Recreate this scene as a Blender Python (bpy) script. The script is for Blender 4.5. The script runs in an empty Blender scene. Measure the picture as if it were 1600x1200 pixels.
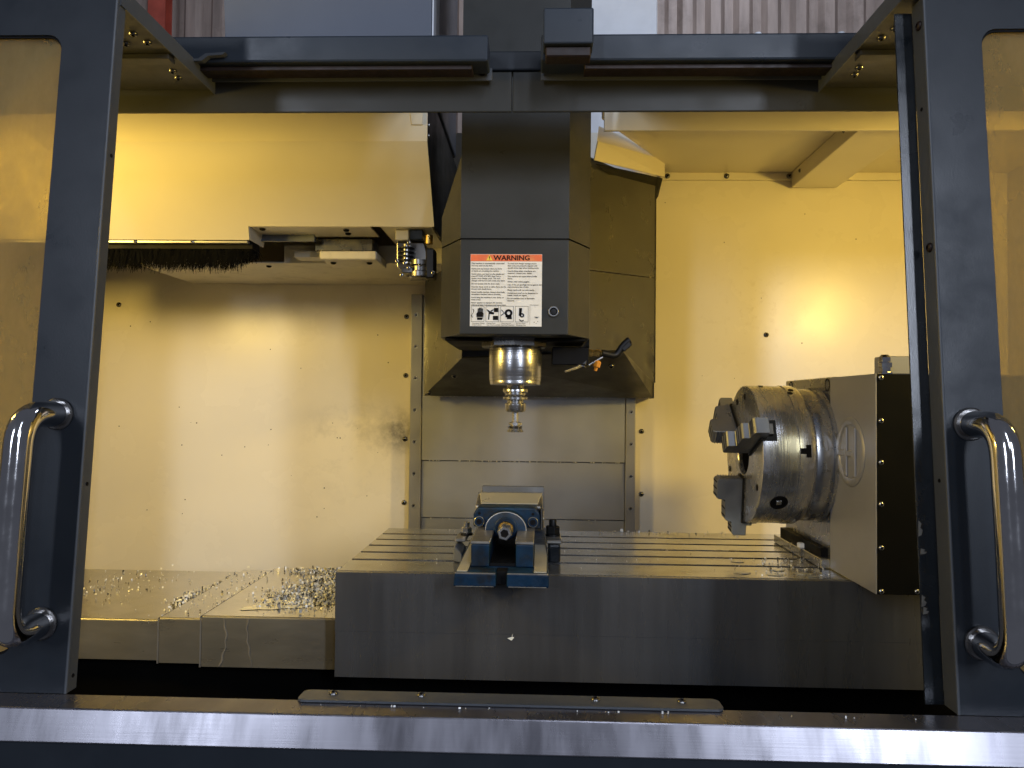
import bpy, bmesh, math, random
from mathutils import Vector, Matrix
random.seed(7)
PI = math.pi
S = bpy.context.scene
C = S.collection

# ------------------------------------------------------------------ camera
def set_camera():
    yaw, pitch, roll = math.radians(2.0), math.radians(1.42), math.radians(0.59)
    f = Vector((-math.sin(yaw)*math.cos(pitch), math.cos(yaw)*math.cos(pitch), math.sin(pitch)))
    rt = Vector((math.cos(yaw), math.sin(yaw), 0)); up = rt.cross(f)
    r2 = math.cos(roll)*rt + math.sin(roll)*up
    u2 = -math.sin(roll)*rt + math.cos(roll)*up
    m = Matrix((r2, u2, -f)).transposed().to_4x4()
    m.translation = (0, 0, 1.40)
    cd = bpy.data.cameras.new('camera'); co = bpy.data.objects.new('camera', cd); C.objects.link(co)
    co.matrix_world = m
    cd.sensor_fit = 'HORIZONTAL'; cd.sensor_width = 36.0; cd.lens = 36.0*1204/1600
    cd.clip_start = 0.05; cd.clip_end = 60
    S.camera = co
set_camera()

# ------------------------------------------------------------------ world and lamps
W = bpy.data.worlds.new('World'); S.world = W; W.use_nodes = True
bg = W.node_tree.nodes['Background']; bg.inputs[0].default_value = (0.74, 0.80, 1.0, 1); bg.inputs[1].default_value = 0.11
def area(name, loc, target, sx, sy, power, col, shape='RECTANGLE', spread=PI):
    l = bpy.data.lights.new(name, 'AREA'); l.shape = shape; l.size = sx; l.size_y = sy
    l.energy = power; l.color = col; l.spread = spread
    o = bpy.data.objects.new(name, l); C.objects.link(o); o.location = loc
    o.rotation_euler = (Vector(target)-Vector(loc)).to_track_quat('-Z', 'Y').to_euler()
    return o
WARM = (1.0, 0.68, 0.135)
COOL = (0.76, 0.84, 1.0)
area('work_light', (-1.49, 1.18, 1.85), (-0.20, 2.5, 1.40), .26, .20, 16, WARM, 'ELLIPSE')
area('work_light', (1.44, 1.18, 1.88), (0.30, 2.5, 1.45), .16, .12, 16.5, WARM, 'ELLIPSE')
area('hall_tube_light', (0.75, -2.2, 3.9), (0.1, 1.5, 1.2), 0.22, 2.4, 30, COOL)
area('hall_tube_light', (2.6, -4.2, 3.30), (-0.5, 2.5, 1.2), 0.3, 2.4, 150, COOL)
area('hall_tube_light', (-2.6, -4.0, 3.30), (0.4, 2.5, 1.1), 0.3, 2.4, 95, COOL)
area('hall_tube_light', (1.2, 3.4, 5.2), (0.8, 4.2, 3.0), 0.3, 2.4, 45, COOL)
S.view_settings.view_transform = 'Standard'; S.view_settings.look = 'None'
S.view_settings.exposure = 0.0; S.view_settings.gamma = 1.0
S.cycles.max_bounces = 8; S.cycles.diffuse_bounces = 4; S.cycles.glossy_bounces = 4
S.cycles.transparent_max_bounces = 8
S.cycles.sample_clamp_indirect = 6
S.cycles.use_denoising = True
S.cycles.use_adaptive_sampling = True; S.cycles.adaptive_threshold = .02

# ------------------------------------------------------------------ materials
M = {}
def mk(name, col, rough=.5, metal=0., var=.12, vscale=6., vstretch=(1, 1, 1), bump=0., bscale=200., bstretch=(1, 1, 1),
       rvar=.1, spec=.5, aniso=0., dirt=None, dirt_amt=0., dirt_scale=8., coat=0.):
    m = bpy.data.materials.new(name); m.use_nodes = True
    nt = m.node_tree; N = nt.nodes; L = nt.links
    b = N['Principled BSDF']
    b.inputs['Metallic'].default_value = metal; b.inputs['Roughness'].default_value = rough
    b.inputs['Specular IOR Level'].default_value = spec
    b.inputs['Coat Weight'].default_value = coat; b.inputs['Coat Roughness'].default_value = .12
    tc = N.new('ShaderNodeTexCoord')
    def noise(scale, stretch, detail=4, rg=.6):
        mp = N.new('ShaderNodeMapping'); mp.inputs['Scale'].default_value = stretch
        L.new(tc.outputs['Object'], mp.inputs['Vector'])
        n = N.new('ShaderNodeTexNoise'); n.inputs['Scale'].default_value = scale
        n.inputs['Detail'].default_value = detail; n.inputs['Roughness'].default_value = rg
        L.new(mp.outputs[0], n.inputs['Vector']); return n
    n1 = noise(vscale, vstretch)
    cr = N.new('ShaderNodeValToRGB')
    cr.color_ramp.elements[0].position = .3; cr.color_ramp.elements[1].position = .7
    cr.color_ramp.elements[0].color = tuple(c*(1-var) for c in col)+(1,)
    cr.color_ramp.elements[1].color = tuple(min(1, c*(1+var)) for c in col)+(1,)
    L.new(n1.outputs['Fac'], cr.inputs[0])
    out = cr.outputs[0]
    if dirt is not None:
        n3 = noise(dirt_scale, (1, 1, 1), 6, .68)
        r3 = N.new('ShaderNodeValToRGB'); r3.color_ramp.elements[0].position = .52; r3.color_ramp.elements[1].position = .68
        r3.color_ramp.elements[1].color = (dirt_amt,)*3+(1,)
        L.new(n3.outputs['Fac'], r3.inputs[0])
        mx = N.new('ShaderNodeMix'); mx.data_type = 'RGBA'
        L.new(r3.outputs[0], mx.inputs['Factor']); L.new(out, mx.inputs[6]); mx.inputs[7].default_value = tuple(dirt)+(1,)
        out = mx.outputs[2]
    L.new(out, b.inputs['Base Color'])
    if rvar:
        mr = N.new('ShaderNodeMapRange'); mr.inputs[1].default_value = .3; mr.inputs[2].default_value = .7
        mr.inputs[3].default_value = max(.02, rough-rvar); mr.inputs[4].default_value = min(1, rough+rvar)
        n2 = noise(vscale*2.3, vstretch); L.new(n2.outputs['Fac'], mr.inputs[0]); L.new(mr.outputs[0], b.inputs['Roughness'])
    if bump:
        nb = noise(bscale, bstretch, 3); bp = N.new('ShaderNodeBump'); bp.inputs['Strength'].default_value = bump
        bp.inputs['Distance'].default_value = .002
        L.new(nb.outputs['Fac'], bp.inputs['Height']); L.new(bp.outputs[0], b.inputs['Normal'])
    if aniso:
        b.inputs['Anisotropic'].default_value = aniso
        t = N.new('ShaderNodeTangent'); t.direction_type = 'RADIAL'; t.axis = 'Z'
        L.new(t.outputs[0], b.inputs['Tangent'])
    m['b'] = 1
    M[name] = m; return m
mk('bar_navy', (.026, .033, .043), .36, 0, .10, 5, bump=.05, bscale=420, spec=.3)  # lighter than the door navy: extra light on the bars put into colour
mk('navy', (.0145, .0180, .0230), .36, 0, .10, 5, bump=.05, bscale=420, spec=.28, dirt=(.018, .022, .028), dirt_amt=.5, dirt_scale=9, rvar=.1)
mk('navy_gloss', (.007, .0095, .012), .24, 0, .12, 7, bump=.04, bscale=500)
mk('plate_olive', (.030, .030, .029), .45, 0, .12, 7, bump=.05, bscale=400)
mk('grey_paint', (.060, .066, .074), .42, 0, .10, 7, bump=.05, bscale=400)
mk('head_grey', (.032, .0325, .0295), .36, 0, .10, 4, spec=.25, bump=.05, bscale=350, dirt=(.030, .030, .027), dirt_amt=.3)
mk('hood_grey', (.042, .043, .042), .30, .2, .08, 4, bump=.02, bscale=12, rvar=.05)
mk('dark_sheet', (.008, .008, .0075), .42, 0, .15, 5)  # near-black sheet, also carries the shade of hood underside and cover side
mk('black', (.004, .004, .0045), .6, 0, .1, 5, spec=.15)
mk('black_gloss', (.005, .005, .0055), .42, 0, .1, 5, spec=.3)
mk('black_plate', (.0025, .0025, .0025), .5, 0, .1, 5, spec=.12)
mk('void', (.0025, .0025, .0025), .8, 0, .1, 5, spec=.04)  # black that stands in for deep shade inside the chamber
mk('cream', (.74, .68, .53), .34, 0, .035, 2.2, bump=.02, bscale=60, rvar=.06, coat=.15)
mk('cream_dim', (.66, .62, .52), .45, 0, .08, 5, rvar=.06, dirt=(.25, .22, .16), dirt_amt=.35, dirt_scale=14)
mk('stainless', (.27, .262, .29), .30, .90, .25, 2.5, (3, 1, .6), bump=.03, bscale=160, bstretch=(.04, 1, 3), rvar=.10)
mk('apron_steel', (.20, .197, .197), .28, .72, .28, 2.6, (3, 1, .30), bump=.10, bscale=260, bstretch=(.03, 1, 4), rvar=.09, aniso=.6)
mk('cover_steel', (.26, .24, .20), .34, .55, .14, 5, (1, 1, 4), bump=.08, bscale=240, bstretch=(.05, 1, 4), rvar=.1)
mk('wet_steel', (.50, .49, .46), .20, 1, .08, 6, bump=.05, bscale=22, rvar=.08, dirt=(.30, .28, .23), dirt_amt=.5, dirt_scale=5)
mk('table_steel', (.47, .475, .48), .22, .92, .08, 8, (.5, 1, 1), bump=.03, bscale=60, rvar=.07, dirt=(.22, .20, .16), dirt_amt=.5, dirt_scale=5)
mk('panel_steel', (.355, .36, .38), .36, .5, .07, 2.5, bump=.03, bscale=140, bstretch=(.2, 1, 1), rvar=.07)
mk('strip_steel', (.34, .335, .34), .34, .6, .06, 6, rvar=.06)
mk('bright_steel', (.48, .48, .485), .27, .9, .10, 12, rvar=.07, bump=.04, bscale=90, bstretch=(1, 1, 8))
mk('turned_steel', (.36, .36, .37), .24, .92, .08, 12, rvar=.04, bump=.2, bscale=300, bstretch=(.02, .02, 1))
mk('dark_steel', (.20, .195, .19), .30, 1, .16, 12, rvar=.09)
mk('chuck_steel', (.58, .575, .58), .26, .88, .10, 8, (6, 1, 1), bump=.14, bscale=300, bstretch=(1, .02, .02), rvar=.07)
mk('jaw_steel', (.24, .245, .25), .36, .7, .12, 12)
mk('rotary_sheet', (.36, .355, .36), .38, .4, .05, 4, bump=.02, bscale=240)
mk('chrome', (.62, .61, .61), .10, 1, .08, 18, rvar=.06, bump=.02, bscale=120)
mk('blue_paint', (.005, .024, .056), .40, 0, .45, 22, bump=.35, bscale=70, spec=.28, dirt=(.012, .0125, .012), dirt_amt=1.0, dirt_scale=16)
mk('worn_edge', (.42, .40, .36), .38, .85, .2, 25)
mk('ledge_steel', (.60, .56, .43), .30, .45, .05, 12, rvar=.03)  # cream reflection of the back wall put into the base colour
mk('bristle', (.004, .004, .004), .9, 0, .2, 20, spec=.08)
mk('brass', (.55, .36, .10), .28, 1, .12, 20)
mk('orange_plastic', (.60, .24, .02), .4, 0, .1, 20)
mk('rail_brown', (.016, .007, .004), .5, .2, .3, 20)
mk('label_white', (.80, .78, .72), .42, 0, .04, 18, dirt=(.45, .42, .36), dirt_amt=.35, dirt_scale=34)
mk('label_orange', (.80, .16, .035), .42, 0, .10, 22, dirt=(.75, .33, .10), dirt_amt=.6, dirt_scale=30)
mk('label_yellow', (.85, .60, .05), .45, 0, .05, 20)
mk('ink', (.008, .007, .007), .6, 0, .05, 20, spec=.08)
mk('chip', (.66, .655, .63), .5, .35, .25, 60)
mk('chip_dark', (.12, .115, .105), .4, .8, .3, 60)
mk('corrugated', (.30, .235, .20), .6, .1, .30, 3, (4, 1, .5), dirt=(.10, .07, .055), dirt_amt=.6, dirt_scale=2.5)
mk('red_steel', (.42, .075, .045), .5, 0, .2, 8)
mk('zinc', (.72, .74, .78), .45, .1, .10, 5)
mk('housing_grey', (.095, .108, .140), .45, 0, .06, 2)
mk('milky', (.86, .84, .72), .35, 0, .06, 20)
mk('dried', (.20, .18, .15), .5, 0, .15, 40)
mk('rail_grey', (.13, .12, .10), .6, .2, .3, 90)
mk('hose_clear', (.5, .5, .5), .15, .5, .1, 20)

def glass(name):
    m = bpy.data.materials.new(name); m.use_nodes = True; nt = m.node_tree; N = nt.nodes; L = nt.links
    for n in list(N): N.remove(n)
    out = N.new('ShaderNodeOutputMaterial')
    tr = N.new('ShaderNodeBsdfTransparent'); tr.inputs[0].default_value = (.94, .88, .66, 1)
    df = N.new('ShaderNodeBsdfDiffuse'); df.inputs[0].default_value = (.42, .34, .19, 1)
    tl = N.new('ShaderNodeBsdfTranslucent'); tl.inputs[0].default_value = (.75, .58, .25, 1)
    gl = N.new('ShaderNodeBsdfGlossy'); gl.inputs['Roughness'].default_value = .12
    ad = N.new('ShaderNodeMixShader'); ad.inputs[0].default_value = .72
    L.new(df.outputs[0], ad.inputs[1]); L.new(tl.outputs[0], ad.inputs[2])
    tc = N.new('ShaderNodeTexCoord'); mp = N.new('ShaderNodeMapping'); mp.inputs['Scale'].default_value = (1, 1, .45)
    mp.inputs['Rotation'].default_value = (0, .5, 0)
    L.new(tc.outputs['Object'], mp.inputs[0])
    ns = N.new('ShaderNodeTexNoise'); ns.inputs['Scale'].default_value = 9; ns.inputs['Detail'].default_value = 7; ns.inputs['Roughness'].default_value = .65
    L.new(mp.outputs[0], ns.inputs['Vector'])
    mr = N.new('ShaderNodeMapRange'); mr.inputs[1].default_value = .3; mr.inputs[2].default_value = .75; mr.inputs[3].default_value = .28; mr.inputs[4].default_value = .62
    L.new(ns.outputs['Fac'], mr.inputs[0])
    m1 = N.new('ShaderNodeMixShader'); L.new(mr.outputs[0], m1.inputs[0]); L.new(tr.outputs[0], m1.inputs[1]); L.new(ad.outputs[0], m1.inputs[2])
    fr = N.new('ShaderNodeFresnel'); fr.inputs[0].default_value = 1.5
    m2 = N.new('ShaderNodeMixShader'); L.new(fr.outputs[0], m2.inputs[0]); L.new(m1.outputs[0], m2.inputs[1]); L.new(gl.outputs[0], m2.inputs[2])
    L.new(m2.outputs[0], out.inputs[0]); M[name] = m
glass('polycarbonate')

def wall_stains(m):
    """soot-like grey smudges with a shape of their own and faint coolant runs"""
    nt = m.node_tree; N = nt.nodes; L = nt.links; b = N['Principled BSDF']
    src = b.inputs['Base Color'].links[0].from_socket
    tc = N.new('ShaderNodeTexCoord')
    def blob(c, r, lo, hi, scale):
        vm = N.new('ShaderNodeVectorMath'); vm.operation = 'DISTANCE'; vm.inputs[1].default_value = c
        sc = N.new('ShaderNodeVectorMath'); sc.operation = 'MULTIPLY'; sc.inputs[1].default_value = (1, 0, 1)
        L.new(tc.outputs['Object'], sc.inputs[0]); L.new(sc.outputs[0], vm.inputs[0])
        mr = N.new('ShaderNodeMapRange'); mr.inputs[1].default_value = 0; mr.inputs[2].default_value = r; mr.inputs[3].default_value = 1; mr.inputs[4].default_value = 0
        L.new(vm.outputs['Value'], mr.inputs[0])
        ns = N.new('ShaderNodeTexNoise'); ns.inputs['Scale'].default_value = scale; ns.inputs['Detail'].default_value = 8; ns.inputs['Roughness'].default_value = .7
        L.new(tc.outputs['Object'], ns.inputs['Vector'])
        n2 = N.new('ShaderNodeMapRange'); n2.inputs[1].default_value = lo; n2.inputs[2].default_value = hi
        L.new(ns.outputs['Fac'], n2.inputs[0])
        mu = N.new('ShaderNodeMath'); mu.operation = 'MULTIPLY'; L.new(mr.outputs[0], mu.inputs[0]); L.new(n2.outputs[0], mu.inputs[1])
        return mu.outputs[0]
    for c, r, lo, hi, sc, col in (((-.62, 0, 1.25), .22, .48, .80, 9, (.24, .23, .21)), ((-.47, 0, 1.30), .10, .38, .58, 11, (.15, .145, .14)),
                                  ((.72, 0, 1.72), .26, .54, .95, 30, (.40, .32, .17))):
        f = blob(c, r, lo, hi, sc)
        mx = N.new('ShaderNodeMix'); mx.data_type = 'RGBA'
        L.new(f, mx.inputs['Factor']); L.new(src, mx.inputs[6]); mx.inputs[7].default_value = col+(1,)
        src = mx.outputs[2]
    L.new(src, b.inputs['Base Color'])
mk('wall_cream', (.76, .70, .57), .27, 0, .03, 1.6, bump=.02, bscale=40, rvar=.05, spec=.30)
wall_stains(M['wall_cream'])

# ------------------------------------------------------------------ mesh helpers
def obj(name, bm, mats, parent=None, smooth=False):
    me = bpy.data.meshes.new(name)
    bmesh.ops.recalc_face_normals(bm, faces=bm.faces[:])
    if smooth:
        for f in bm.faces: f.smooth = True
    bm.to_mesh(me); bm.free()
    for m in (mats if isinstance(mats, (list, tuple)) else [mats]): me.materials.append(M[m])
    if smooth: me.set_sharp_from_angle(angle=math.radians(32))
    o = bpy.data.objects.new(name, me); C.objects.link(o)
    if parent is not None: attach(o, parent)
    return o
def attach(o, p):
    o.parent = p
    o.matrix_parent_inverse = Matrix.Translation(-p.location)
def thing(name, label, cat, loc=(0, 0, 0), group=None):
    o = bpy.data.objects.new(name, None); C.objects.link(o); o.location = loc; o.empty_display_size = .05
    tag(o, label, cat, group); return o
def tag(o, label, cat, group=None):
    o['label'] = label; o['category'] = cat
    if group: o['group'] = group
    return o
def struct(o, label=None):
    o['kind'] = 'structure'
    if label: o['label'] = label
    return o
def nb(): return bmesh.new()
def box(bm, x0, x1, y0, y1, z0, z1, bev=0., seg=1, mi=0, rot=None, piv=None):
    vs = [bm.verts.new((x, y, z)) for x in (x0, x1) for y in (y0, y1) for z in (z0, z1)]
    fs = [(0, 1, 3, 2), (4, 6, 7, 5), (0, 4, 5, 1), (2, 3, 7, 6), (0, 2, 6, 4), (1, 5, 7, 3)]
    F = [bm.faces.new([vs[i] for i in f]) for f in fs]
    for f in F: f.material_index = mi
    if rot is not None:
        bmesh.ops.rotate(bm, verts=vs, cent=piv or ((x0+x1)/2, (y0+y1)/2, (z0+z1)/2), matrix=rot)
    if bev:
        ed = list({e for f in F for e in f.edges})
        bmesh.ops.bevel(bm, geom=ed, offset=bev, segments=seg, affect='EDGES', profile=.5)
    return bm
def prism(bm, pts, off, bev=0., seg=1, mi=0):
    """pts: list of 3-D points of a planar polygon, extruded by vector off"""
    off = Vector(off)
    a = [bm.verts.new(p) for p in pts]; b = [bm.verts.new(Vector(p)+off) for p in pts]
    F = [bm.faces.new(a), bm.faces.new(list(reversed(b)))]
    n = len(pts)
    for i in range(n): F.append(bm.faces.new((a[i], b[i], b[(i+1) % n], a[(i+1) % n])))
    for f in F: f.material_index = mi
    if bev:
        ed = list({e for f in F for e in f.edges})
        bmesh.ops.bevel(bm, geom=ed, offset=bev, segments=seg, affect='EDGES', profile=.5)
    return bm
def lathe(bm, prof, o, ax, seg=40, mi=0, phase=0.):
    """prof: list of (r, t); t along ax from o"""
    ax = Vector(ax).normalized(); o = Vector(o)
    u = ax.orthogonal().normalized(); v = ax.cross(u)
    rings = []
    for r, t in prof:
        if r < 1e-6: rings.append([bm.verts.new(o+ax*t)])
        else: rings.append([bm.verts.new(o+ax*t+r*(math.cos(phase+2*PI*k/seg)*u+math.sin(phase+2*PI*k/seg)*v)) for k in range(seg)])
    for A, B in zip(rings, rings[1:]):
        for k in range(seg):
            k2 = (k+1) % seg
            if len(A) == 1 and len(B) == 1: continue
            if len(A) == 1: f = bm.faces.new((A[0], B[k], B[k2]))
            elif len(B) == 1: f = bm.faces.new((A[k], B[0], A[k2]))
            else: f = bm.faces.new((A[k], B[k], B[k2], A[k2]))
            f.material_index = mi
    return bm
def tube(bm, path, r, seg=16, mi=0, cap=True):
    P = [Vector(p) for p in path]; rings = []
    t0 = (P[1]-P[0]).normalized(); u = t0.orthogonal().normalized()
    for i, p in enumerate(P):
        t = ((P[i+1]-p) if i == 0 else (p-P[i-1]) if i == len(P)-1 else (P[i+1]-P[i-1])).normalized()
        u = (u-t*u.dot(t)).normalized(); v = t.cross(u)
        rr = r[i] if isinstance(r, (list, tuple)) else r
        rings.append([bm.verts.new(p+rr*(math.cos(2*PI*k/seg)*u+math.sin(2*PI*k/seg)*v)) for k in range(seg)])
    for A, B in zip(rings, rings[1:]):
        for k in range(seg):
            f = bm.faces.new((A[k], B[k], B[(k+1) % seg], A[(k+1) % seg])); f.material_index = mi
    if cap:
        for R_ in (rings[0], rings[-1]):
            f = bm.faces.new(R_); f.material_index = mi
    return bm
def arc_path(pts, rad, n=8):
    """poly-line with rounded corners"""
    P = [Vector(p) for p in pts]; out = [P[0]]
    for i in range(1, len(P)-1):
        a = (P[i-1]-P[i]).normalized(); b = (P[i+1]-P[i]).normalized()
        s = P[i]+a*rad; e = P[i]+b*rad
        for k in range(n+1):
            t = k/n
            out.append((1-t)**2*s+2*t*(1-t)*P[i]+t*t*e)
    out.append(P[-1]); return out
_screw = {}
def screw(parent, pos, n, r=.006, name='screw', mats=('bright_steel', 'ink'), flat=False):
    key = (round(r, 5), mats, flat, name)
    if key not in _screw:
        bm = nb()
        if flat:
            lathe(bm, [(r, 0), (r, .0006), (r*.95, .0009), (r*.5, .0008)], (0, 0, 0), (0, 0, 1), 18)
            lathe(bm, [(r*.5, .0008), (r*.5, .0002), (0, .0002)], (0, 0, 0), (0, 0, 1), 6, mi=1)
        else:
            lathe(bm, [(r, 0), (r, r*.16), (r*.9, r*.38), (r*.72, r*.55), (r*.46, r*.62)], (0, 0, 0), (0, 0, 1), 18)
            lathe(bm, [(r*.46, r*.62), (r*.42, r*.2), (0, r*.2)], (0, 0, 0), (0, 0, 1), 6, mi=1)
        o = obj(name, bm, mats, None, True); _screw[key] = o.data
    else:
        o = bpy.data.objects.new(name, _screw[key]); C.objects.link(o)
    o.rotation_euler = Vector(n).to_track_quat('Z', 'Y').to_euler(); o.location = pos
    o.rotation_euler.rotate_axis('Z', random.uniform(0, 1))
    if parent is not None: attach(o, parent)
    return o
FRONT = (0, -1, 0)

# ------------------------------------------------------------------ interior shell (setting)
YB = 2.60
wall = struct(obj('back_wall', box(nb(), -1.55, 1.55, YB, YB+.02, .45, 2.32), 'wall_cream'), 'cream painted back wall inside the machine')
for x, z in ((-1.449, 1.725), (.758, 1.637), (.335, 1.497), (-.452, 1.69), (-.452, 1.49), (-.452, 1.275), (-.452, 1.06), (.345, 1.31), (.345, 1.10)):
    screw(wall, (x, YB-.0005, z), FRONT, .0085, mats=('dark_steel', 'ink'))
obj('corner_angle', box(nb(), .40, 1.50, YB-.012, YB-.002, 2.155, 2.181, .0015), 'cream', wall)
for x in (.425, .622, .829): screw(wall, (x, YB-.0125, 2.168), FRONT, .009, mats=('dark_steel', 'ink'))
struct(obj('left_wall', box(nb(), -1.57, -1.551, 1.16, YB, .45, 2.32), 'cream'))
struct(obj('right_wall', box(nb(), 1.551, 1.57, 1.16, YB, .45, 2.32), 'cream'))
bm = nb(); prism(bm, [(.165, 1.905, 2.181), (1.549, 1.905, 2.181), (1.549, YB-.002, 2.181), (.400, YB-.002, 2.181), (.400, 2.50, 2.181), (.165, 2.10, 2.181)], (0, 0, .019))
bmesh.ops.triangulate(bm, faces=[f for f in bm.faces if len(f.verts) > 4])
ceil = struct(obj('ceiling', bm, 'cream'), 'cream ceiling panel over the right half of the work area')
obj('front_lip', box(nb(), .155, 1.549, 1.893, 1.902, 2.075, 2.215, .001), 'cream', ceil)
bm = nb(); box(bm, .836, .985, 1.906, YB-.013, 2.128, 2.1795, .003, 2)
cb = obj('ceiling_beam', bm, 'cream', ceil)
for y in (2.14, 2.50): screw(cb, (.8355, y, 2.160), (-1, 0, 0), .006, mats=('dark_steel', 'ink'))
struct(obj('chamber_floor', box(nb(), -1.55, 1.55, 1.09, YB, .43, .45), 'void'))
bm = nb(); prism(bm, [(-1.549, 1.492, 2.075), (-1.549, 1.788, 2.1505), (-1.549, 1.788, 2.1545), (-1.549, 1.492, 2.079)], (1.28, 0, 0))
struct(obj('roof_panel', bm, 'cream'))  # unseen sheet added to keep hall light off the upper cover
bm = nb(); prism(bm, [(.20, 1.492, 2.075), (.20, 1.890, 2.160), (.20, 1.890, 2.164), (.20, 1.492, 2.079)], (1.349, 0, 0))
struct(obj('roof_panel', bm, 'cream'))  # matching unseen sheet added to block hall light on the right
# hall behind
bm = nb(); x = -3.6; p = .185; pts = []
while x < 3.4:
    pts += [(x, 0), (x+.055, 0), (x+.085, -.045), (x+.150, -.045)]; x += p
for (xa, ya), (xb, yb) in zip(pts, pts[1:]):
    bm.faces.new([bm.verts.new(v) for v in ((xa, 5.1+ya, 2.0), (xb, 5.1+yb, 2.0), (xb, 5.1+yb, 5.2), (xa, 5.1+ya, 5.2))])
bmesh.ops.remove_doubles(bm, verts=bm.verts[:], dist=1e-5)
bmesh.ops.solidify(bm, geom=bm.faces[:], thickness=.003)
struct(obj('hall_wall', bm, 'corrugated'), 'corrugated brown sheet wall of the hall behind the machine')
bm = nb()
box(bm, -2.585, -2.470, 4.90, 4.91, 2, 5.2); box(bm, -2.585, -2.470, 4.99, 5.0, 2, 5.2); box(bm, -2.533, -2.522, 4.9105, 4.9895, 2, 5.2)
tag(obj('steel_post', bm, 'red_steel'), 'red steel post in front of the brown corrugated wall at top left', 'post')

# ------------------------------------------------------------------ machine parts rising above the enclosure
t = thing('carousel_housing', 'plain grey sheet metal housing rising behind the left door header', 'housing', (-.51, 1.95, 2.15))
bm = nb(); prism(bm, [(-.757, 1.80, 2.1515), (-.262, 1.80, 2.1515), (-.262, 1.80, 2.8), (-.775, 1.80, 2.8), (-.766, 1.80, 2.4)], (0, .55, 0), .006, 2)
obj('shell', bm, 'housing_grey', t)
obj('edge_trim', box(nb(), -.2615, -.2575, 1.799, 1.90, 2.152, 2.8, .001), 'zinc', t)
tag(obj('rear_panel', box(nb(), .165, .413, 2.75, 2.765, 2.25, 3.3, .004), 'zinc'), 'bright bluish zinc panel standing behind the spindle head at the top', 'panel')

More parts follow.
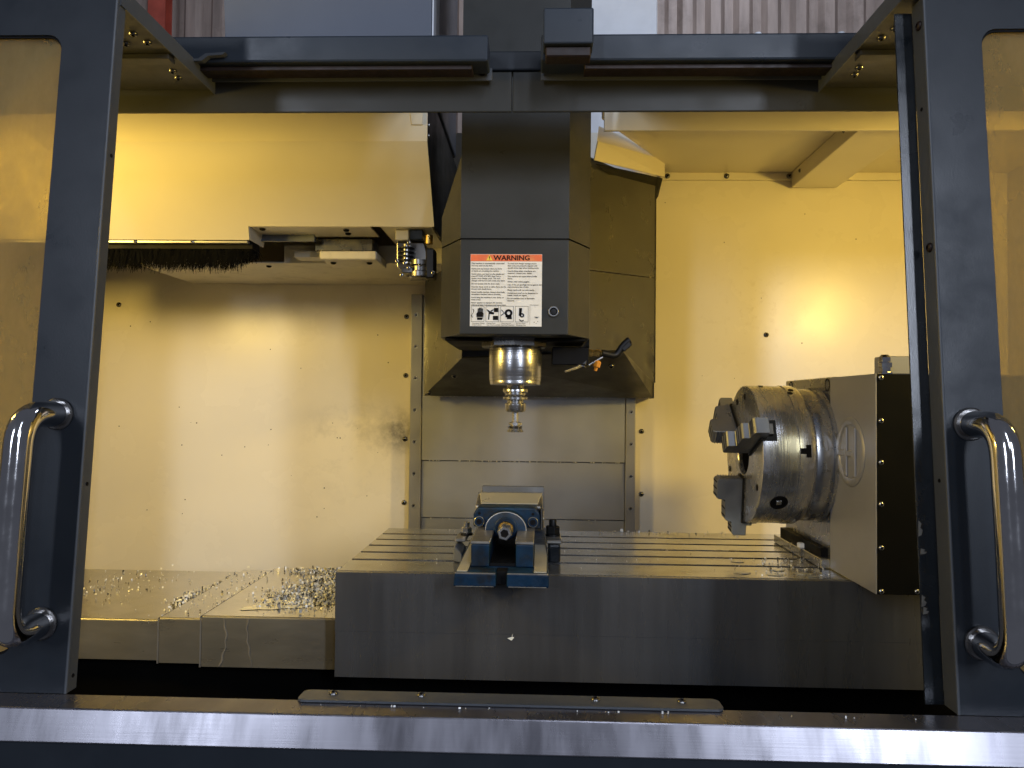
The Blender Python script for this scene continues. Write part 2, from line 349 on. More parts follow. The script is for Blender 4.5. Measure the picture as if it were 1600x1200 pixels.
# ------------------------------------------------------------------ doors
SL = .0865
def yd(z, y0=1.031, z0=.99): return y0+(z-z0)*SL       # the doors lean back
def lean(bm):
    for v in bm.verts: v.co.y += (v.co.z-.99)*SL
    return bm
def rrect(x0, x1, z0, z1, r, n=6, corners=(1, 1, 1, 1)):
    out = []
    for (cx, cz, a0, on) in ((x1-r, z1-r, 0, corners[0]), (x0+r, z1-r, PI/2, corners[1]), (x0+r, z0+r, PI, corners[2]), (x1-r, z0+r, 1.5*PI, corners[3])):
        if not on:
            out.append((cx+(r if cx > (x0+x1)/2 else -r), cz+(r if cz > (z0+z1)/2 else -r))); continue
        for k in range(n+1):
            a = a0+PI/2*k/n; out.append((cx+r*math.cos(a), cz+r*math.sin(a)))
    return out
def door(side):
    left = side < 0
    xi = -.636 if left else .549                # inner edge
    xo = xi+side*.62                            # outer edge
    zb, zt = 1.0005, 2.16
    lab = 'left sliding door with tall window and chrome handle' if left else 'right sliding door with tall window, chrome handle and dark flange'
    t = thing('sliding_door', lab, 'door', (xi+side*.3, 1.05, zb), 'pair of sliding doors')
    # frame: front skin with a rounded window opening + inner return
    gx0 = xi+side*.080 if left else xi+side*.079
    gx1 = xi+side*.54
    gz0, gz1 = 1.048, 1.943
    a, b_ = min(gx0, gx1), max(gx0, gx1)
    bm = nb()
    outer = [(max(xi, xo), zt), (min(xi, xo), zt), (min(xi, xo), zb), (max(xi, xo), zb)]
    inner = rrect(a, b_, gz0, gz1, .022, 7)
    k = len(inner)//4
    y0, y1 = 1.031, 1.0335
    vo = [[bm.verts.new((x, y, z)) for x, z in outer] for y in (y0, y1)]
    vi = [[bm.verts.new((x, y, z)) for x, z in inner] for y in (y0, y1)]
    n = len(inner)
    for j in (0, 1):
        for q in range(4):
            seg = [vi[j][(q*k+i) % n] for i in range(k)]
            for i in range(k-1): bm.faces.new((vo[j][q], seg[i], seg[i+1]))
            bm.faces.new((vo[j][q], seg[-1], vi[j][((q+1)*k) % n], vo[j][(q+1) % 4]))
    for i in range(n): bm.faces.new((vi[0][i], vi[0][(i+1) % n], vi[1][(i+1) % n], vi[1][i]))
    for i in range(4): bm.faces.new((vo[0][i], vo[0][(i+1) % 4], vo[1][(i+1) % 4], vo[1][i]))
    obj('door_skin', lean(bm), 'navy', t)
    d = .023 if left else .034
    bm = nb(); box(bm, min(xi, xi+side*.0025), max(xi, xi+side*.0025), 1.0338, 1.031+d, zb, zt)
    tube(bm, [(xi+side*.0012, 1.0322, zb), (xi+side*.0012, 1.0322, zt)], .0022, 8)
    ret = obj('edge_return', lean(bm), 'grey_paint', t, True)
    for z in (1.02, 1.28, 1.76) if left else (1.30, 1.83):
        screw(ret, (xi-side*.0002, yd(z)+d*.55, z), (-side, 0, 0), .0028, name='hole', mats=('ink', 'ink'), flat=True)
    if not left:
        obj('flange', lean(box(nb(), .524, .5488, 1.0655, 1.0685, zb, 1.985)), 'navy_gloss', t)
        for z in (1.955, 1.625): screw(ret, (xi-.0002, yd(z)+.014, z), (-1, 0, 0), .0068, name='plug', mats=('rail_brown', 'rail_brown'))
    if not left:
        for x0, z0, h, w2 in ((.5245, 1.222, .022, .006), (.526, 1.198, .008, .009), (.5245, 1.128, .016, .007), (.5260, 1.118, .010, .008)):
            bm = nb(); prism(bm, [(x0, 1.0654, z0), (x0+w2*.7, 1.0654, z0+.1*h), (x0+w2, 1.0654, z0+.4*h), (x0+w2*.5, 1.0654, z0+.55*h), (x0+w2*.8, 1.0654, z0+.8*h), (x0+.001, 1.0654, z0+h)], (0, -.0005, 0))
            obj('bare_patch', lean(bm), 'rail_grey', t)
    # gasket and pane
    bm = nb(); pth = [(x, 1.0365, z) for x, z in rrect(a+.001, b_-.001, gz0+.001, gz1-.001, .022, 7)]
    tube(bm, pth+pth[:1], .0022, 6, cap=False); obj('gasket', lean(bm), 'black', t, True)
    obj('window_pane', lean(box(nb(), a-.008, b_+.008, 1.0395, 1.0445, gz0-.008, gz1+.008)), 'polycarbonate', t)
    # handle
    xh = xi+side*.041; xg = xi+side*.042
    if not left: xh = xi+.034; xg = xi+.0345
    zt_, zl = 1.378, 1.092
    y = .968
    r = .0180
    top = (xh, yd(zt_)-.001, zt_); lowp = (xh, yd(zl)-.001, zl)
    def g(z): return yd(z)-.076
    path = arc_path([top, (xg, g(zt_), zt_+.001), (xg+side*.001, g(1.24), 1.24), (xg, g(zl), zl-.002), lowp], .042, 10)
    h = obj('handle', tube(nb(), path, r, 24), 'chrome', t, True)
    for p_ in (top, lowp): obj('rosette', lathe(nb(), [(0, -.0005), (.0225, -.0005), (.0225, .003), (.0205, .005), (r, .005)], (p_[0], p_[1]+.0005, p_[2]), (0, -1, 0), 28), 'dark_steel', h, True)
    # top plate running back to the header and its upstand
    xe = -.636 if left else .525
    bm = nb(); box(bm, min(xe-.0, xe+side*.48), max(xe, xe+side*.48), 1.125, 1.4395, 1.994, 1.997)
    pl = obj('top_plate', bm, 'plate_olive', t)
    bm = nb(); box(bm, min(xe, xe-side*.002), max(xe, xe-side*.002), 1.125, 1.465, 1.9935, 2.022)
    obj('plate_edge', bm, 'grey_paint', pl)
    bm = nb(); box(bm, min(xe+side*.004, xe+side*.35), max(xe+side*.004, xe+side*.35), 1.285, 1.31, 1.984, 1.9935, .001)
    obj('stiffener', bm, 'plate_olive', pl)
    for dx, yy in ((.028, 1.215), (.052, 1.215), (.020, 1.245), (.058, 1.248), (.030, 1.355), (.034, 1.385)):
        screw(pl, (xe+side*dx, yy, 1.9938), (0, 0, -1), .0068, name='bolt', mats=('dark_steel', 'ink'))
    # header bar moving with the door
    if left: x0, x1 = -1.10, -.098
    else: x0, x1 = -.002, 1.10
    hb = obj('header_bar', box(nb(), x0, x1, 1.38, 1.4385, 2.02, 2.069, .004, 2), 'bar_navy', t)
    obj('runner', box(nb(), x0+.01 if left else x0+.08, x1-.03 if left else x1, 1.395, 1.43, 2.011, 2.0195, .001), 'rail_brown', hb)
    fl = obj('header_flange', box(nb(), x0, x1+.004 if left else x1, 1.446, 1.450, 2.012, 2.036, .0008), 'grey_paint', t)
    for x in ((-.452, -.242) if left else (.120, .44)): screw(fl, (x, 1.4455, 2.026), FRONT, .007, name='bolt')
    if left:
        for x in (-.160, -.115): screw(fl, (x+.002, 1.4458, 2.026), FRONT, .006, name='hole', mats=('ink', 'ink'), flat=True)
        bm = nb(); prism(bm, [(-.643, 1.377, 2.0205), (-.625, 1.377, 2.0205), (-.612, 1.377, 2.030), (-.575, 1.377, 2.032), (-.580, 1.377, 2.0275), (-.607, 1.377, 2.0255), (-.618, 1.377, 2.0165), (-.643, 1.377, 2.0165)], (0, -.012, 0))
        obj('stop_hook', bm, 'grey_paint', hb)
    else:
        bm = nb(); box(bm, .002, .090, 1.335, 1.3795, 2.030, 2.094, .003, 2)
        ib = obj('switch_box', bm, 'bar_navy', t)
        obj('switch_recess', box(nb(), .006, .086, 1.345, 1.3785, 2.012, 2.0295, .002), 'rail_brown', ib)
        for x in (.395, .545): obj('stud', lathe(nb(), [(0, .013), (.006, .013), (.007, .010), (.007, 0)], (x, 1.41, 2.069), (0, 0, 1), 14), 'zinc', hb, True)
    return t
door(-1); door(1)

# ------------------------------------------------------------------ fixed header beam
t = thing('header_beam', 'dark fixed header beam across the opening behind both door bars', 'beam', (0, 1.46, 1.958))
for a, b_ in ((-1.55, -.0575), (-.0555, 1.55)):
    bm = nb(); prism(bm, [(a, 1.462, 1.958), (a, 1.468, 1.958), (a, 1.475, 1.975), (a, 1.475, 2.036), (a, 1.462, 2.036)], (b_-a, 0, 0), .002, 2)
    obj('lower_face', bm, 'head_grey', t)
bm = nb(); prism(bm, [(-1.55, 1.457, 2.0365), (-1.55, 1.49, 2.0365), (-1.55, 1.49, 2.074), (-1.55, 1.457, 2.074)], (3.1, 0, 0), .003, 2)
obj('upper_face', bm, 'navy', t)
# ------------------------------------------------------------------ sill and front
t = thing('front_sill', 'brushed stainless sill running along the bottom of the door opening', 'sill', (0, 1.0, .955))
bm = nb(); prism(bm, [(-1.3, .9715, .961), (-1.3, .985, 1.0), (-1.3, 1.0325, 1.0), (-1.3, 1.0325, .985), (-1.3, .9895, .985), (-1.3, .9770, .961)], (2.6, 0, 0), .0018, 2)
obj('trim', bm, 'stainless', t)
tag(obj('front_panel', box(nb(), -1.3, 1.3, .9755, 1.030, .45, .9600, .002), 'navy'), 'navy painted front panel under the stainless sill', 'panel')
t = thing('drain_plate', 'grey plate with rounded ends bolted just inside the sill', 'plate', (-.04, 1.04, 1.0))
pr = rrect(-.318, .246, 1.022, 1.064, .010, 5)
bm = nb(); prism(bm, [(x, y, 1.0010-(y-1.022)*.05) for x, y in pr], (0, 0, .003))
obj('plate', bm, 'grey_paint', t)
for x in (-.275, -.155, .080, .195): screw(t, (x, 1.048, 1.0027), (0, -.05, 1), .006, name='bolt', mats=('dark_steel', 'ink'))

# ------------------------------------------------------------------ tool changer cover
t = thing('tool_changer_cover', 'large cream sheet metal cover hanging at the upper left', 'cover', (-.9, 1.9, 1.81))
XR = -.268
bm = nb()
def face(bm, pts, mi=0):
    f = bm.faces.new([bm.verts.new(p) for p in pts]); f.material_index = mi; return f
for pts, off in (([(-1.549, 1.79, 2.014), (XR, 1.79, 2.014), (XR, 1.79, 2.15), (-1.549, 1.79, 2.15)], (0, .002, 0)),
                 ([(-1.549, 1.95, 1.813), (-.749, 1.95, 1.813), (-.743, 1.926, 1.843), (-.743, 1.79, 2.0138), (-1.549, 1.79, 2.0138)], (0, .002, .0015)),
                 ([(-.7429, 1.926, 1.843), (XR, 1.926, 1.843), (XR, 1.79, 2.0138), (-.7429, 1.79, 2.0138)], (0, .002, .0015))):
    prism(bm, pts, off)
bmesh.ops.triangulate(bm, faces=[f for f in bm.faces if len(f.verts) > 4])
obj('front_skin', bm, 'cream', t)
bm = nb(); prism(bm, [(XR-.0006, 1.792, 2.014), (XR-.0006, 1.928, 1.843), (XR-.0006, 2.20, 1.843), (XR-.0006, 2.598, 1.843), (XR-.0006, 2.598, 2.15), (XR-.0006, 1.792, 2.15)], (-.003, 0, 0))
sk = obj('side_skin', bm, 'dark_sheet', t)  # shaded right side of the cream cover, shade given by dark colour
for z in (2.035, 2.06): screw(sk, (XR, 1.815, z-.0), (1, 0, 0), .006)
obj('roof_skin', box(nb(), -1.549, XR-.004, 1.793, 2.598, 2.139, 2.150), 'dark_sheet', t)
bm = nb(); prism(bm, [(-.305, 1.7895, 2.052), (-.278, 1.7895, 2.052), (-.276, 1.7895, 2.148), (-.318, 1.7895, 2.148)], (0, -.004, 0), .001)
obj('corner_tab', bm, 'cream', t)
# underside pieces
obj('front_flange', box(nb(), -.742, -.432, 1.93, 2.045, 1.8425, 1.8455), 'cream', t)
bm = nb(); prism(bm, [(-.7485, 1.952, 1.813), (-.7425, 1.93, 1.8425), (-.7425, 2.045, 1.8425), (-.7485, 2.045, 1.813)], (.002, 0, 0)); obj('notch_cheek', bm, 'cream', t)
obj('brush_rail', box(nb(), -1.549, -.755, 1.955, 1.972, 1.806, 1.8125, .001), 'strip_steel', t)
obj('side_flange', box(nb(), -.405, XR-.006, 1.93, 2.20, 1.8425, 1.846), 'cream', t)
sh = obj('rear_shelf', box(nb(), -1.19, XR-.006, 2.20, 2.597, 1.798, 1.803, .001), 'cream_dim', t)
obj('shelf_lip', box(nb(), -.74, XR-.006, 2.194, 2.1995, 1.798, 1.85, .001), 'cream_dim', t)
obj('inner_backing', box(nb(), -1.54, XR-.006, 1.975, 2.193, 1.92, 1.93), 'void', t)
obj('slide_block', box(nb(), -.612, -.452, 2.06, 2.135, 1.806, 1.842, .003), 'dark_steel', t)
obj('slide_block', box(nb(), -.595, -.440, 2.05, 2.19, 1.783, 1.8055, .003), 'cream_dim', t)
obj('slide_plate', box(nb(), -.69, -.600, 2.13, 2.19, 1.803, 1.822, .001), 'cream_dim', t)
obj('door_panel', box(nb(), -.86, -.60, 2.02, 2.03, 1.825, 1.88, .001), 'housing_grey', t)
for x, y, z in ((-.715, 1.95, 1.8423), (-.50, 1.96, 1.8423), (-.505, 2.0, 1.8423), (-.36, 2.02, 1.8423), (-.30, 2.02, 1.8423), (-.57, 2.10, 1.7828), (-.47, 2.10, 1.7828), (-.80, 2.24, 1.7978)):
    screw(t, (x, y, z), (0, 0, -1), .008, mats=('ink', 'ink'))
for x in (-1.05, -.90): screw(t, (x, 1.9545, 1.809), FRONT, .005)
# brush
t = thing('brush_seal', 'black bristle brush strip under the cream tool changer cover', 'brush', (-1.15, 1.99, 1.80))
obj('brush_back', box(nb(), -1.55, -.75, 1.975, 2.025, 1.795, 1.819), 'black', t)
bm = nb()
for i in range(3400):
    x = random.uniform(-1.40, -.752); y = random.uniform(1.975, 2.03)
    l = random.uniform(.030, .052)*(1.0 if x < -.80 else .4+.6*(-.752-x)/.05)+random.choice((0, 0, 0, .008))
    dx = random.gauss(0, .010)-.004; dy = random.gauss(0, .004); w = .0008
    face(bm, [(x-w, y, 1.800), (x+w, y, 1.800), (x+dx+w*.5, y+dy, 1.796-l), (x+dx-w*.5, y+dy, 1.796-l)])
b_ = obj('bristles', bm, 'bristle', t); b_['kind'] = 'stuff'

# tool arm
t = thing('tool_gripper', 'dark steel tool changer arm gripper hanging beside the spindle head', 'gripper', (-.32, 1.98, 1.71))
obj('top_block', box(nb(), -.372, -.337, 1.955, 1.995, 1.815, 1.8415, .002), 'ledge_steel', t)
obj('top_block', box(nb(), -.336, -.300, 1.950, 1.995, 1.815, 1.8415, .002), 'navy_gloss', t)
bm = nb(); prism(bm, [(-.372, 1.975, 1.8145), (-.300, 1.975, 1.8145), (-.285, 1.975, 1.76), (-.29, 1.975, 1.725), (-.345, 1.975, 1.722), (-.371, 1.975, 1.75)], (0, .06, 0), .003, 2)
obj('arm_body', bm, 'dark_steel', t)
for i in range(4):
    z = 1.797-.0108*i
    obj('spring_washer', lathe(nb(), [(0, .0034), (.018, .0034), (.0205, .0018), (.0205, 0), (0, 0)], (-.345, 1.970, z-.002), (0, 0, 1), 22), 'black_gloss', t, True)
obj('spring_post', lathe(nb(), [(.009, 0), (.009, .05)], (-.345, 1.970, 1.757), (0, 0, 1), 16), 'bright_steel', t, True)
obj('cylinder', lathe(nb(), [(0, 0), (.026, 0), (.030, .004), (.030, .016), (.024, .019), (.024, .030), (.028, .034), (.028, .046), (0, .046)], (-.305, 1.958, 1.716), (0, 0, 1), 26), 'dark_steel', t, True)
obj('finger', box(nb(), -.352, -.322, 1.935, 1.962, 1.727, 1.742, .002), 'dark_steel', t)
obj('finger', box(nb(), -.290, -.268, 1.935, 1.985, 1.715, 1.79, .003), 'black_gloss', t)
obj('roller', lathe(nb(), [(0, 0), (.010, 0), (.010, .022), (0, .022)], (-.285, 1.955, 1.805), (0, 0, 1), 16), 'brass', t, True)
for x, z in ((-.362, 1.757), (-.343, 1.752), (-.350, 1.722), (-.333, 1.740), (-.303, 1.748), (-.316, 1.722), (-.27, 1.728), (-.335, 1.808)):
    screw(t, (x, 1.934 if z < 1.76 else 1.948, z), FRONT, .0052, name='bolt')

# ------------------------------------------------------------------ column way cover
t = thing('column_way_cover', 'grey stacked steel panels covering the column behind the vise', 'way cover', (-.055, 2.57, 1.0))
for i, (z0, z1, y) in enumerate(((1.2075, 1.75, 2.553), (1.0175, 1.2055, 2.560), (.62, 1.0155, 2.567))):
    obj('panel', box(nb(), -.388, .2855, y, y+.004, z0, z1, .0012), 'panel_steel', t)
obj('backing', box(nb(), -.386, .284, 2.575, 2.585, .62, 1.75), 'black', t)
for i, (x0, x1) in enumerate(((-.428, -.389), (.2865, .319))):
    st = obj('side_strip', box(nb(), x0, x1, 2.548, 2.598, .62, 1.76 if i == 0 else 1.60, .0025, 2), 'strip_steel', t)
    for k in range(9):
        z = 1.69-.1055*k
        if i and z > 1.42: continue
        screw(st, ((x0+x1)/2+(.002 if i else -.002), 2.5478, z), FRONT, .0068, mats=('bright_steel', 'ink'), flat=True)
bm = nb()
for i in range(60):
    x = random.uniform(-.37, .27); zz = random.choice((1.2065, 1.2065, 1.2065, 1.0165)); s = random.uniform(.001, .003)
    lathe(bm, [(0, -s), (s, 0), (0, s)], (x, 2.552, zz), (1, 0, random.random()), 5)
o = obj('joint_chips', bm, 'chip', t); o['kind'] = 'stuff'

# ------------------------------------------------------------------ spindle head
t = thing('spindle_head', 'dark grey milling spindle head with warning label and flared hood', 'spindle head', (-.055, 1.80, 1.45))
XL, XF0, XF1, XR2 = -.227, -.173, .062, .114
YF, YC = 1.66, 1.76
def head_sec(z0, z1, name, d=0.):
    bm = nb(); prism(bm, [(XL, 2.2, z0), (XL, YC, z0), (XF0, YF+d, z0), (XF1, YF+d, z0), (XR2, YC, z0), (XR2, 2.2, z0)], (0, 0, z1-z0), .0022, 2)
    return obj(name, bm, 'head_grey', t)
head_sec(1.548, 1.7545, 'lower_cover')
bm = nb()   # upper cover whose left chamfer runs out
A = [(XL, 2.2), (XL, YC), (XF0, YF), (XF1, YF), (XR2, YC), (XR2, 2.2)]
B = [(XF0-.002, 2.2), (XF0-.001, YF+.03), (XF0, YF), (XF1, YF), (XR2, YC), (XR2, 2.2)]
rings = [[bm.verts.new((x, y, z)) for x, y in P] for P, z in ((A, 1.757), (A, 1.826), (B, 1.937), (B, 2.70))]
for a, b2 in zip(rings, rings[1:]):
    for i in range(6): bm.faces.new((a[i], a[(i+1) % 6], b2[(i+1) % 6], b2[i]))
bm.faces.new(rings[-1]); bm.faces.new(rings[0])
obj('upper_cover', bm, 'head_grey', t)
obj('seam', box(nb(), XF0+.002, XF1-.002, YF+.004, YC, 1.7543, 1.7572), 'black', t)
obj('underside', box(nb(), XL+.012, XR2-.010, 1.74, 2.05, 1.540, 1.5478, .002), 'black', t)
# warning label
lx0, lx1, lz0, lz1 = -.1505, .0045, 1.5655, 1.722
lb = obj('warning_label', box(nb(), lx0, lx1, YF-.0012, YF-.0002, lz0, lz1), 'label_white', t)
lb['label'] = 'white warning label with orange heading and pictograms'
zh = lz1-.0155
obj('heading_band', box(nb(), lx0+.0004, lx1-.0004, YF-.0016, YF-.0013, zh, lz1-.0006), 'label_orange', lb)
YT = YF-.0020
def flat(bm, pts, y=YT): f = bm.faces.new([bm.verts.new((x, y, z)) for x, z in pts]); return f
def text_bm(bm, s, x, z, size, width=None, bold=0.0):
    cu = bpy.data.curves.new('text', 'FONT'); cu.body = s; cu.size = size; cu.offset = bold; cu.resolution_u = 2
    o = bpy.data.objects.new('text', cu); C.objects.link(o)
    dg = bpy.context.evaluated_depsgraph_get(); me = bpy.data.meshes.new_from_object(o.evaluated_get(dg))
    mx = max((v.co.x for v in me.vertices), default=1)
    sx = (width/mx) if width else 1
    base = len(bm.verts); vs = [bm.verts.new((x+v.co.x*sx, YT, z+v.co.y)) for v in me.vertices]
    for p_ in me.polygons:
        try: bm.faces.new([vs[i] for i in p_.vertices])
        except ValueError: pass
    bpy.data.objects.remove(o); bpy.data.curves.remove(cu); bpy.data.meshes.remove(me)
bm = nb(); text_bm(bm, 'WARNING', lx0+.050, zh+.0024, .0150, .078, .0003)
obj('heading_text', bm, 'ink', lb)
bm = nb(); flat(bm, [(lx0+.034, zh+.0018), (lx0+.048, zh+.0018), (lx0+.041, zh+.0135)], YT+.0001); obj('alert_triangle', bm, 'label_yellow', lb)
bm = nb(); flat(bm, [(lx0+.0403, zh+.0052), (lx0+.0417, zh+.0052), (lx0+.0421, zh+.0105), (lx0+.0399, zh+.0105)]); flat(bm, [(lx0+.0402, zh+.0028), (lx0+.0418, zh+.0028), (lx0+.0418, zh+.0043), (lx0+.0402, zh+.0043)])
obj('alert_mark', bm, 'ink', lb)
LT = ['This machine is automatically controlled', 'and may start at any time.', '', 'Never push any buttons when your body', 'or hands are touching the machine.', '',
      'Never place your hand on the spindle and', 'press ATC FWD, ATC REV, Next Tool or', 'cause a tool change cycle. The tool', 'changer will move in and crush your hand.', '',
      'Do not operate with the doors open.', '', 'Securely clamp work to table. Parts can be', 'thrown with deadly force.', '', 'Never modify machine. Always electrically', 'disconnect machine before servicing.', '',
      'Avoid using the machine in wet, damp, or', 'dusty areas.', '', 'Never operate or maintain this machine', 'without proper instruction and supervision.']
RT = ['To avoid tool changer damage ensure', 'that tools are properly aligned with', 'spindle drive lugs when loading tools.', '', 'Interlocking safety interfaces are', 'required, contact your dealer.', '',
      'This machine can cause severe bodily', 'injury.', '', 'Always wear safety goggles.', '', 'Use of the air gun/high force against skin', 'unprotected areas of skin.', '', 'Sharp tools will cut skin easily.', '',
      'Coolant and swarf can be dangerous to', 'inhale, touch or ingest.', '', 'Do not machine toxic or flammable', 'material.']
bm = nb()
for lines, x0 in ((LT, lx0+.0022), (RT, lx0+.0805)):
    z = zh-.0062
    for s in lines:
        if s: text_bm(bm, s, x0, z, .0045, len(s)*.00178 if len(s) > 22 else None, .00004); z -= .0048
        else: z -= .0019
for i, (a_, b2) in enumerate((('Hazardous Voltage', 'Inside Cabinet'), ('Moving Parts', 'Can Crush and Cut'), ('Wear Eye and', 'Hearing Protection'), ('Do Not Enter', 'Working Area'))):
    xx = lx0+.0035+.0318*i
    text_bm(bm, a_, xx+.001, lz0+.0052, .0036); text_bm(bm, b2, xx+.001, lz0+.0016, .0036)
text_bm(bm, 'Part Number', lx0+.131, lz0+.0455, .0032)
obj('body_text', bm, 'ink', lb)
bm = nb()   # pictogram frames
def frame(x0, x1, z0, z1, w=.0006):
    for p4 in ((x0, x1, z0, z0+w), (x0, x1, z1-w, z1), (x0, x0+w, z0+w, z1-w), (x1-w, x1, z0+w, z1-w)):
        flat(bm, [(p4[0], p4[2]), (p4[1], p4[2]), (p4[1], p4[3]), (p4[0], p4[3])])
for i in range(4): frame(lx0+.0025+.0318*i, lx0+.0308+.0318*i, lz0+.0095, lz0+.0440)
flat(bm, [(lx0+.1295, lz0+.004), (lx0+.1299, lz0+.004), (lx0+.1299, lz0+.048), (lx0+.1295, lz0+.048)])
obj('pictogram_frames', bm, 'ink', lb)
bm = nb()
def poly(i, pts):
    ox = lx0+.0025+.0318*i; oz = lz0+.0095
    flat(bm, [(ox+a_*.0283, oz+b2*.0345) for a_, b2 in pts])
def disc(i, cx, cz, r, r0=0, a0=0, a1=2*PI, n=18):
    for k in range(n):
        t0 = a0+(a1-a0)*k/n; t1 = a0+(a1-a0)*(k+1)/n
        q = lambda rr, tt: (cx+rr*math.cos(tt), cz+rr*.82*math.sin(tt))
        poly(i, [q(r0, t0), q(r, t0), q(r, t1), q(r0, t1)] if r0 else [(cx, cz), q(r, t0), q(r, t1)])
# hand with a jagged current line
poly(0, [(.42, .30), (.92, .30), (.95, .50), (.90, .62), (.50, .62), (.40, .50)])
poly(0, [(.48, .12), (.84, .12), (.92, .27), (.44, .27)])
for k in range(4): poly(0, [(.50+k*.105, .62), (.585+k*.105, .62), (.585+k*.105, .84+.05*(k in (1, 2))), (.50+k*.105, .84+.05*(k in (1, 2)))])
for k in range(6): poly(0, [(.10+.08*math.sin(k), .80-.09*k), (.15+.08*math.sin(k), .82-.09*k), (.15+.08*math.sin(k+1), .73-.09*k), (.10+.08*math.sin(k+1), .71-.09*k)])
# crushed hand between blocks
poly(1, [(.62, .62), (.95, .62), (.95, .88), (.62, .88)]); poly(1, [(.55, .12), (.95, .12), (.95, .38), (.55, .38)])
poly(1, [(.08, .80), (.30, .68), (.66, .58), (.60, .46), (.30, .50), (.26, .14), (.18, .14), (.22, .60), (.06, .76)])
poly(1, [(.36, .70), (.58, .80), (.60, .74), (.40, .64)])
# head with goggles
disc(2, .62, .56, .30, .13); poly(2, [(.40, .42), (.84, .42), (.88, .18), (.50, .18), (.50, .28), (.38, .30)])
poly(2, [(.06, .74), (.30, .52), (.33, .55), (.09, .78)]); poly(2, [(.06, .38), (.28, .52), (.26, .56), (.04, .43)])
# arm by a rotating cutter
poly(3, [(.30, .88), (.52, .88), (.50, .62), (.44, .40), (.28, .38)]); disc(3, .52, .42, .17, .07); disc(3, .50, .22, .22, .15, PI*1.1, PI*1.8, 8)
obj('pictograms', bm, 'ink', lb)
bm = nb()
for a_, b2, c_, d_ in ((.139, .020, .150, .021), (.1415, .018, .147, .0195), (.138, .0085, .1405, .010), (.146, .010, .1475, .012), (.1425, .006, .144, .0075), (.139, .042, .143, .0425)):
    flat(bm, [(lx0+a_, lz0+b2), (lx0+c_, lz0+b2+.0004), (lx0+c_-.0004, lz0+d_), (lx0+a_+.0003, lz0+d_)])
o = obj('worn_print', bm, 'ink', lb); o['kind'] = 'stuff'
# round plug
bt = obj('round_plug', lathe(nb(), [(.0118, 0), (.0118, .004), (.0105, .006), (.0085, .006), (.0085, .001)], (.030, YF, 1.598), FRONT, 30), 'bright_steel', t, True)
obj('plug_core', lathe(nb(), [(.0085, .002), (.006, .0042), (0, .0046)], (.030, YF, 1.598), FRONT, 24), 'black_gloss', bt, True)
# nose
SX, SY = -.0555, 1.80
obj('nose_flange', lathe(nb(), [(0, 1.552), (.078, 1.552), (.078, 1.544), (.0765, 1.5435), (.0765, 1.542), (.078, 1.5415), (.078, 1.531), (.0765, 1.5295), (.060, 1.5295)], (SX-.004, SY, 0), (0, 0, 1), 10, phase=.2), 'dark_steel', t)
obj('spindle_nose', lathe(nb(), [(.060, 1.531), (.061, 1.529), (.061, 1.462), (.0605, 1.4605), (.0605, 1.4595), (.061, 1.459), (.0605, 1.4525), (.0595, 1.4518), (.0598, 1.451), (.059, 1.4435), (.0575, 1.4425), (.035, 1.4425), (.024, 1.4445), (0, 1.4445)], (SX, SY, 0), (0, 0, 1), 64), 'turned_steel', t, True)
# hood: sheet metal flaring from the head to the column
def quad(name, pts, m, off, nd=None):
    bm = nb(); prism(bm, pts, off); return obj(name, bm, m, t)
HF, HB = 2.10, 2.50
TH = (0, .0025, .0)
fl0, fl1, zf0, zf1 = -.212, .227, 1.521, 1.545
obj_h = quad('hood_underside', [(-.3745, HB, 1.421), (.368, HB, 1.421), (.368, HB, 1.470), (fl1, HF, zf1), (fl0, HF, zf0)], 'dark_sheet', (0, .002, .003))  # faces down: its shade is put into a darker colour than the hood
quad('hood_side', [(fl0, HF, zf0+.001), (-.3745, HB, 1.4225), (-.3745, HB, 1.86), (fl0, HF, 1.86)], 'hood_grey', (.002, .002, 0))
def dented(name, z0b, z0f, z1b, z1f):
    bm = nb(); nx, nz = 28, 28; G = []
    fx = .136; fb = .1365
    for i in range(nx+1):
        u = i/nx; row = []
        for j in range(nz+1):
            v = j/nz
            zb0 = 1.4705+(1.545-1.4705)*min(1, (1-u)*1.0) if z0b is None else z0f+(z0b-z0f)*u
            zt1 = z1f+(z1b-z1f)*u
            x = fx+(.3725-fx)*u; y = HF+(HB-HF)*u; z = zb0+(zt1-zb0)*v
            d = 0
            if z0b is None:
                d += .010*math.exp(-(((u-.90)/.055)**2+((z-1.535)/.018)**2))
                d += .005*math.exp(-(((u-.42)/.16)**2+((z-1.585)/.012)**2))*(1+.6*math.sin(u*40))
                d += .004*math.exp(-(((u-.88)/.05)**2+((z-1.605)/.015)**2))+.0035*math.sin(5*u+9*v)*math.sin(3*v+1)*u*(1-u)*2
            row.append(bm.verts.new((x-d*.4, y+d*.9, z)))
        G.append(row)
    for i in range(nx):
        for j in range(nz): bm.faces.new((G[i][j], G[i+1][j], G[i+1][j+1], G[i][j+1]))
    return obj(name, bm, 'hood_grey', t, True)
dented('hood_side', None, None, 1.808, 1.7635)
dented('hood_side', 1.8105, 1.766, 2.112, 2.075)
quad('hood_return', [(.3735, HB, 1.4705), (.3735, 2.594, 1.4705), (.3735, 2.594, 2.112), (.3735, HB, 2.112)], 'hood_grey', (.002, 0, 0))
quad('hood_return', [(.3695, HB, 1.420), (.3695, 2.594, 1.420), (.3695, 2.594, 1.4695), (.3695, HB, 1.4695)], 'dark_sheet', (.002, 0, 0))
nrm = Vector((0, -.36, -.4)).normalized()
for x, y, z in ((-.352, 2.47, 1.433), (-.25, 2.28, 1.483), (.345, 2.485, 1.450), (.205, 2.205, 1.512)):
    screw(t, (x, y-.009, z-.004), (0, -.6, -.6), .0085, mats=('dark_steel', 'ink'))
bm = nb()
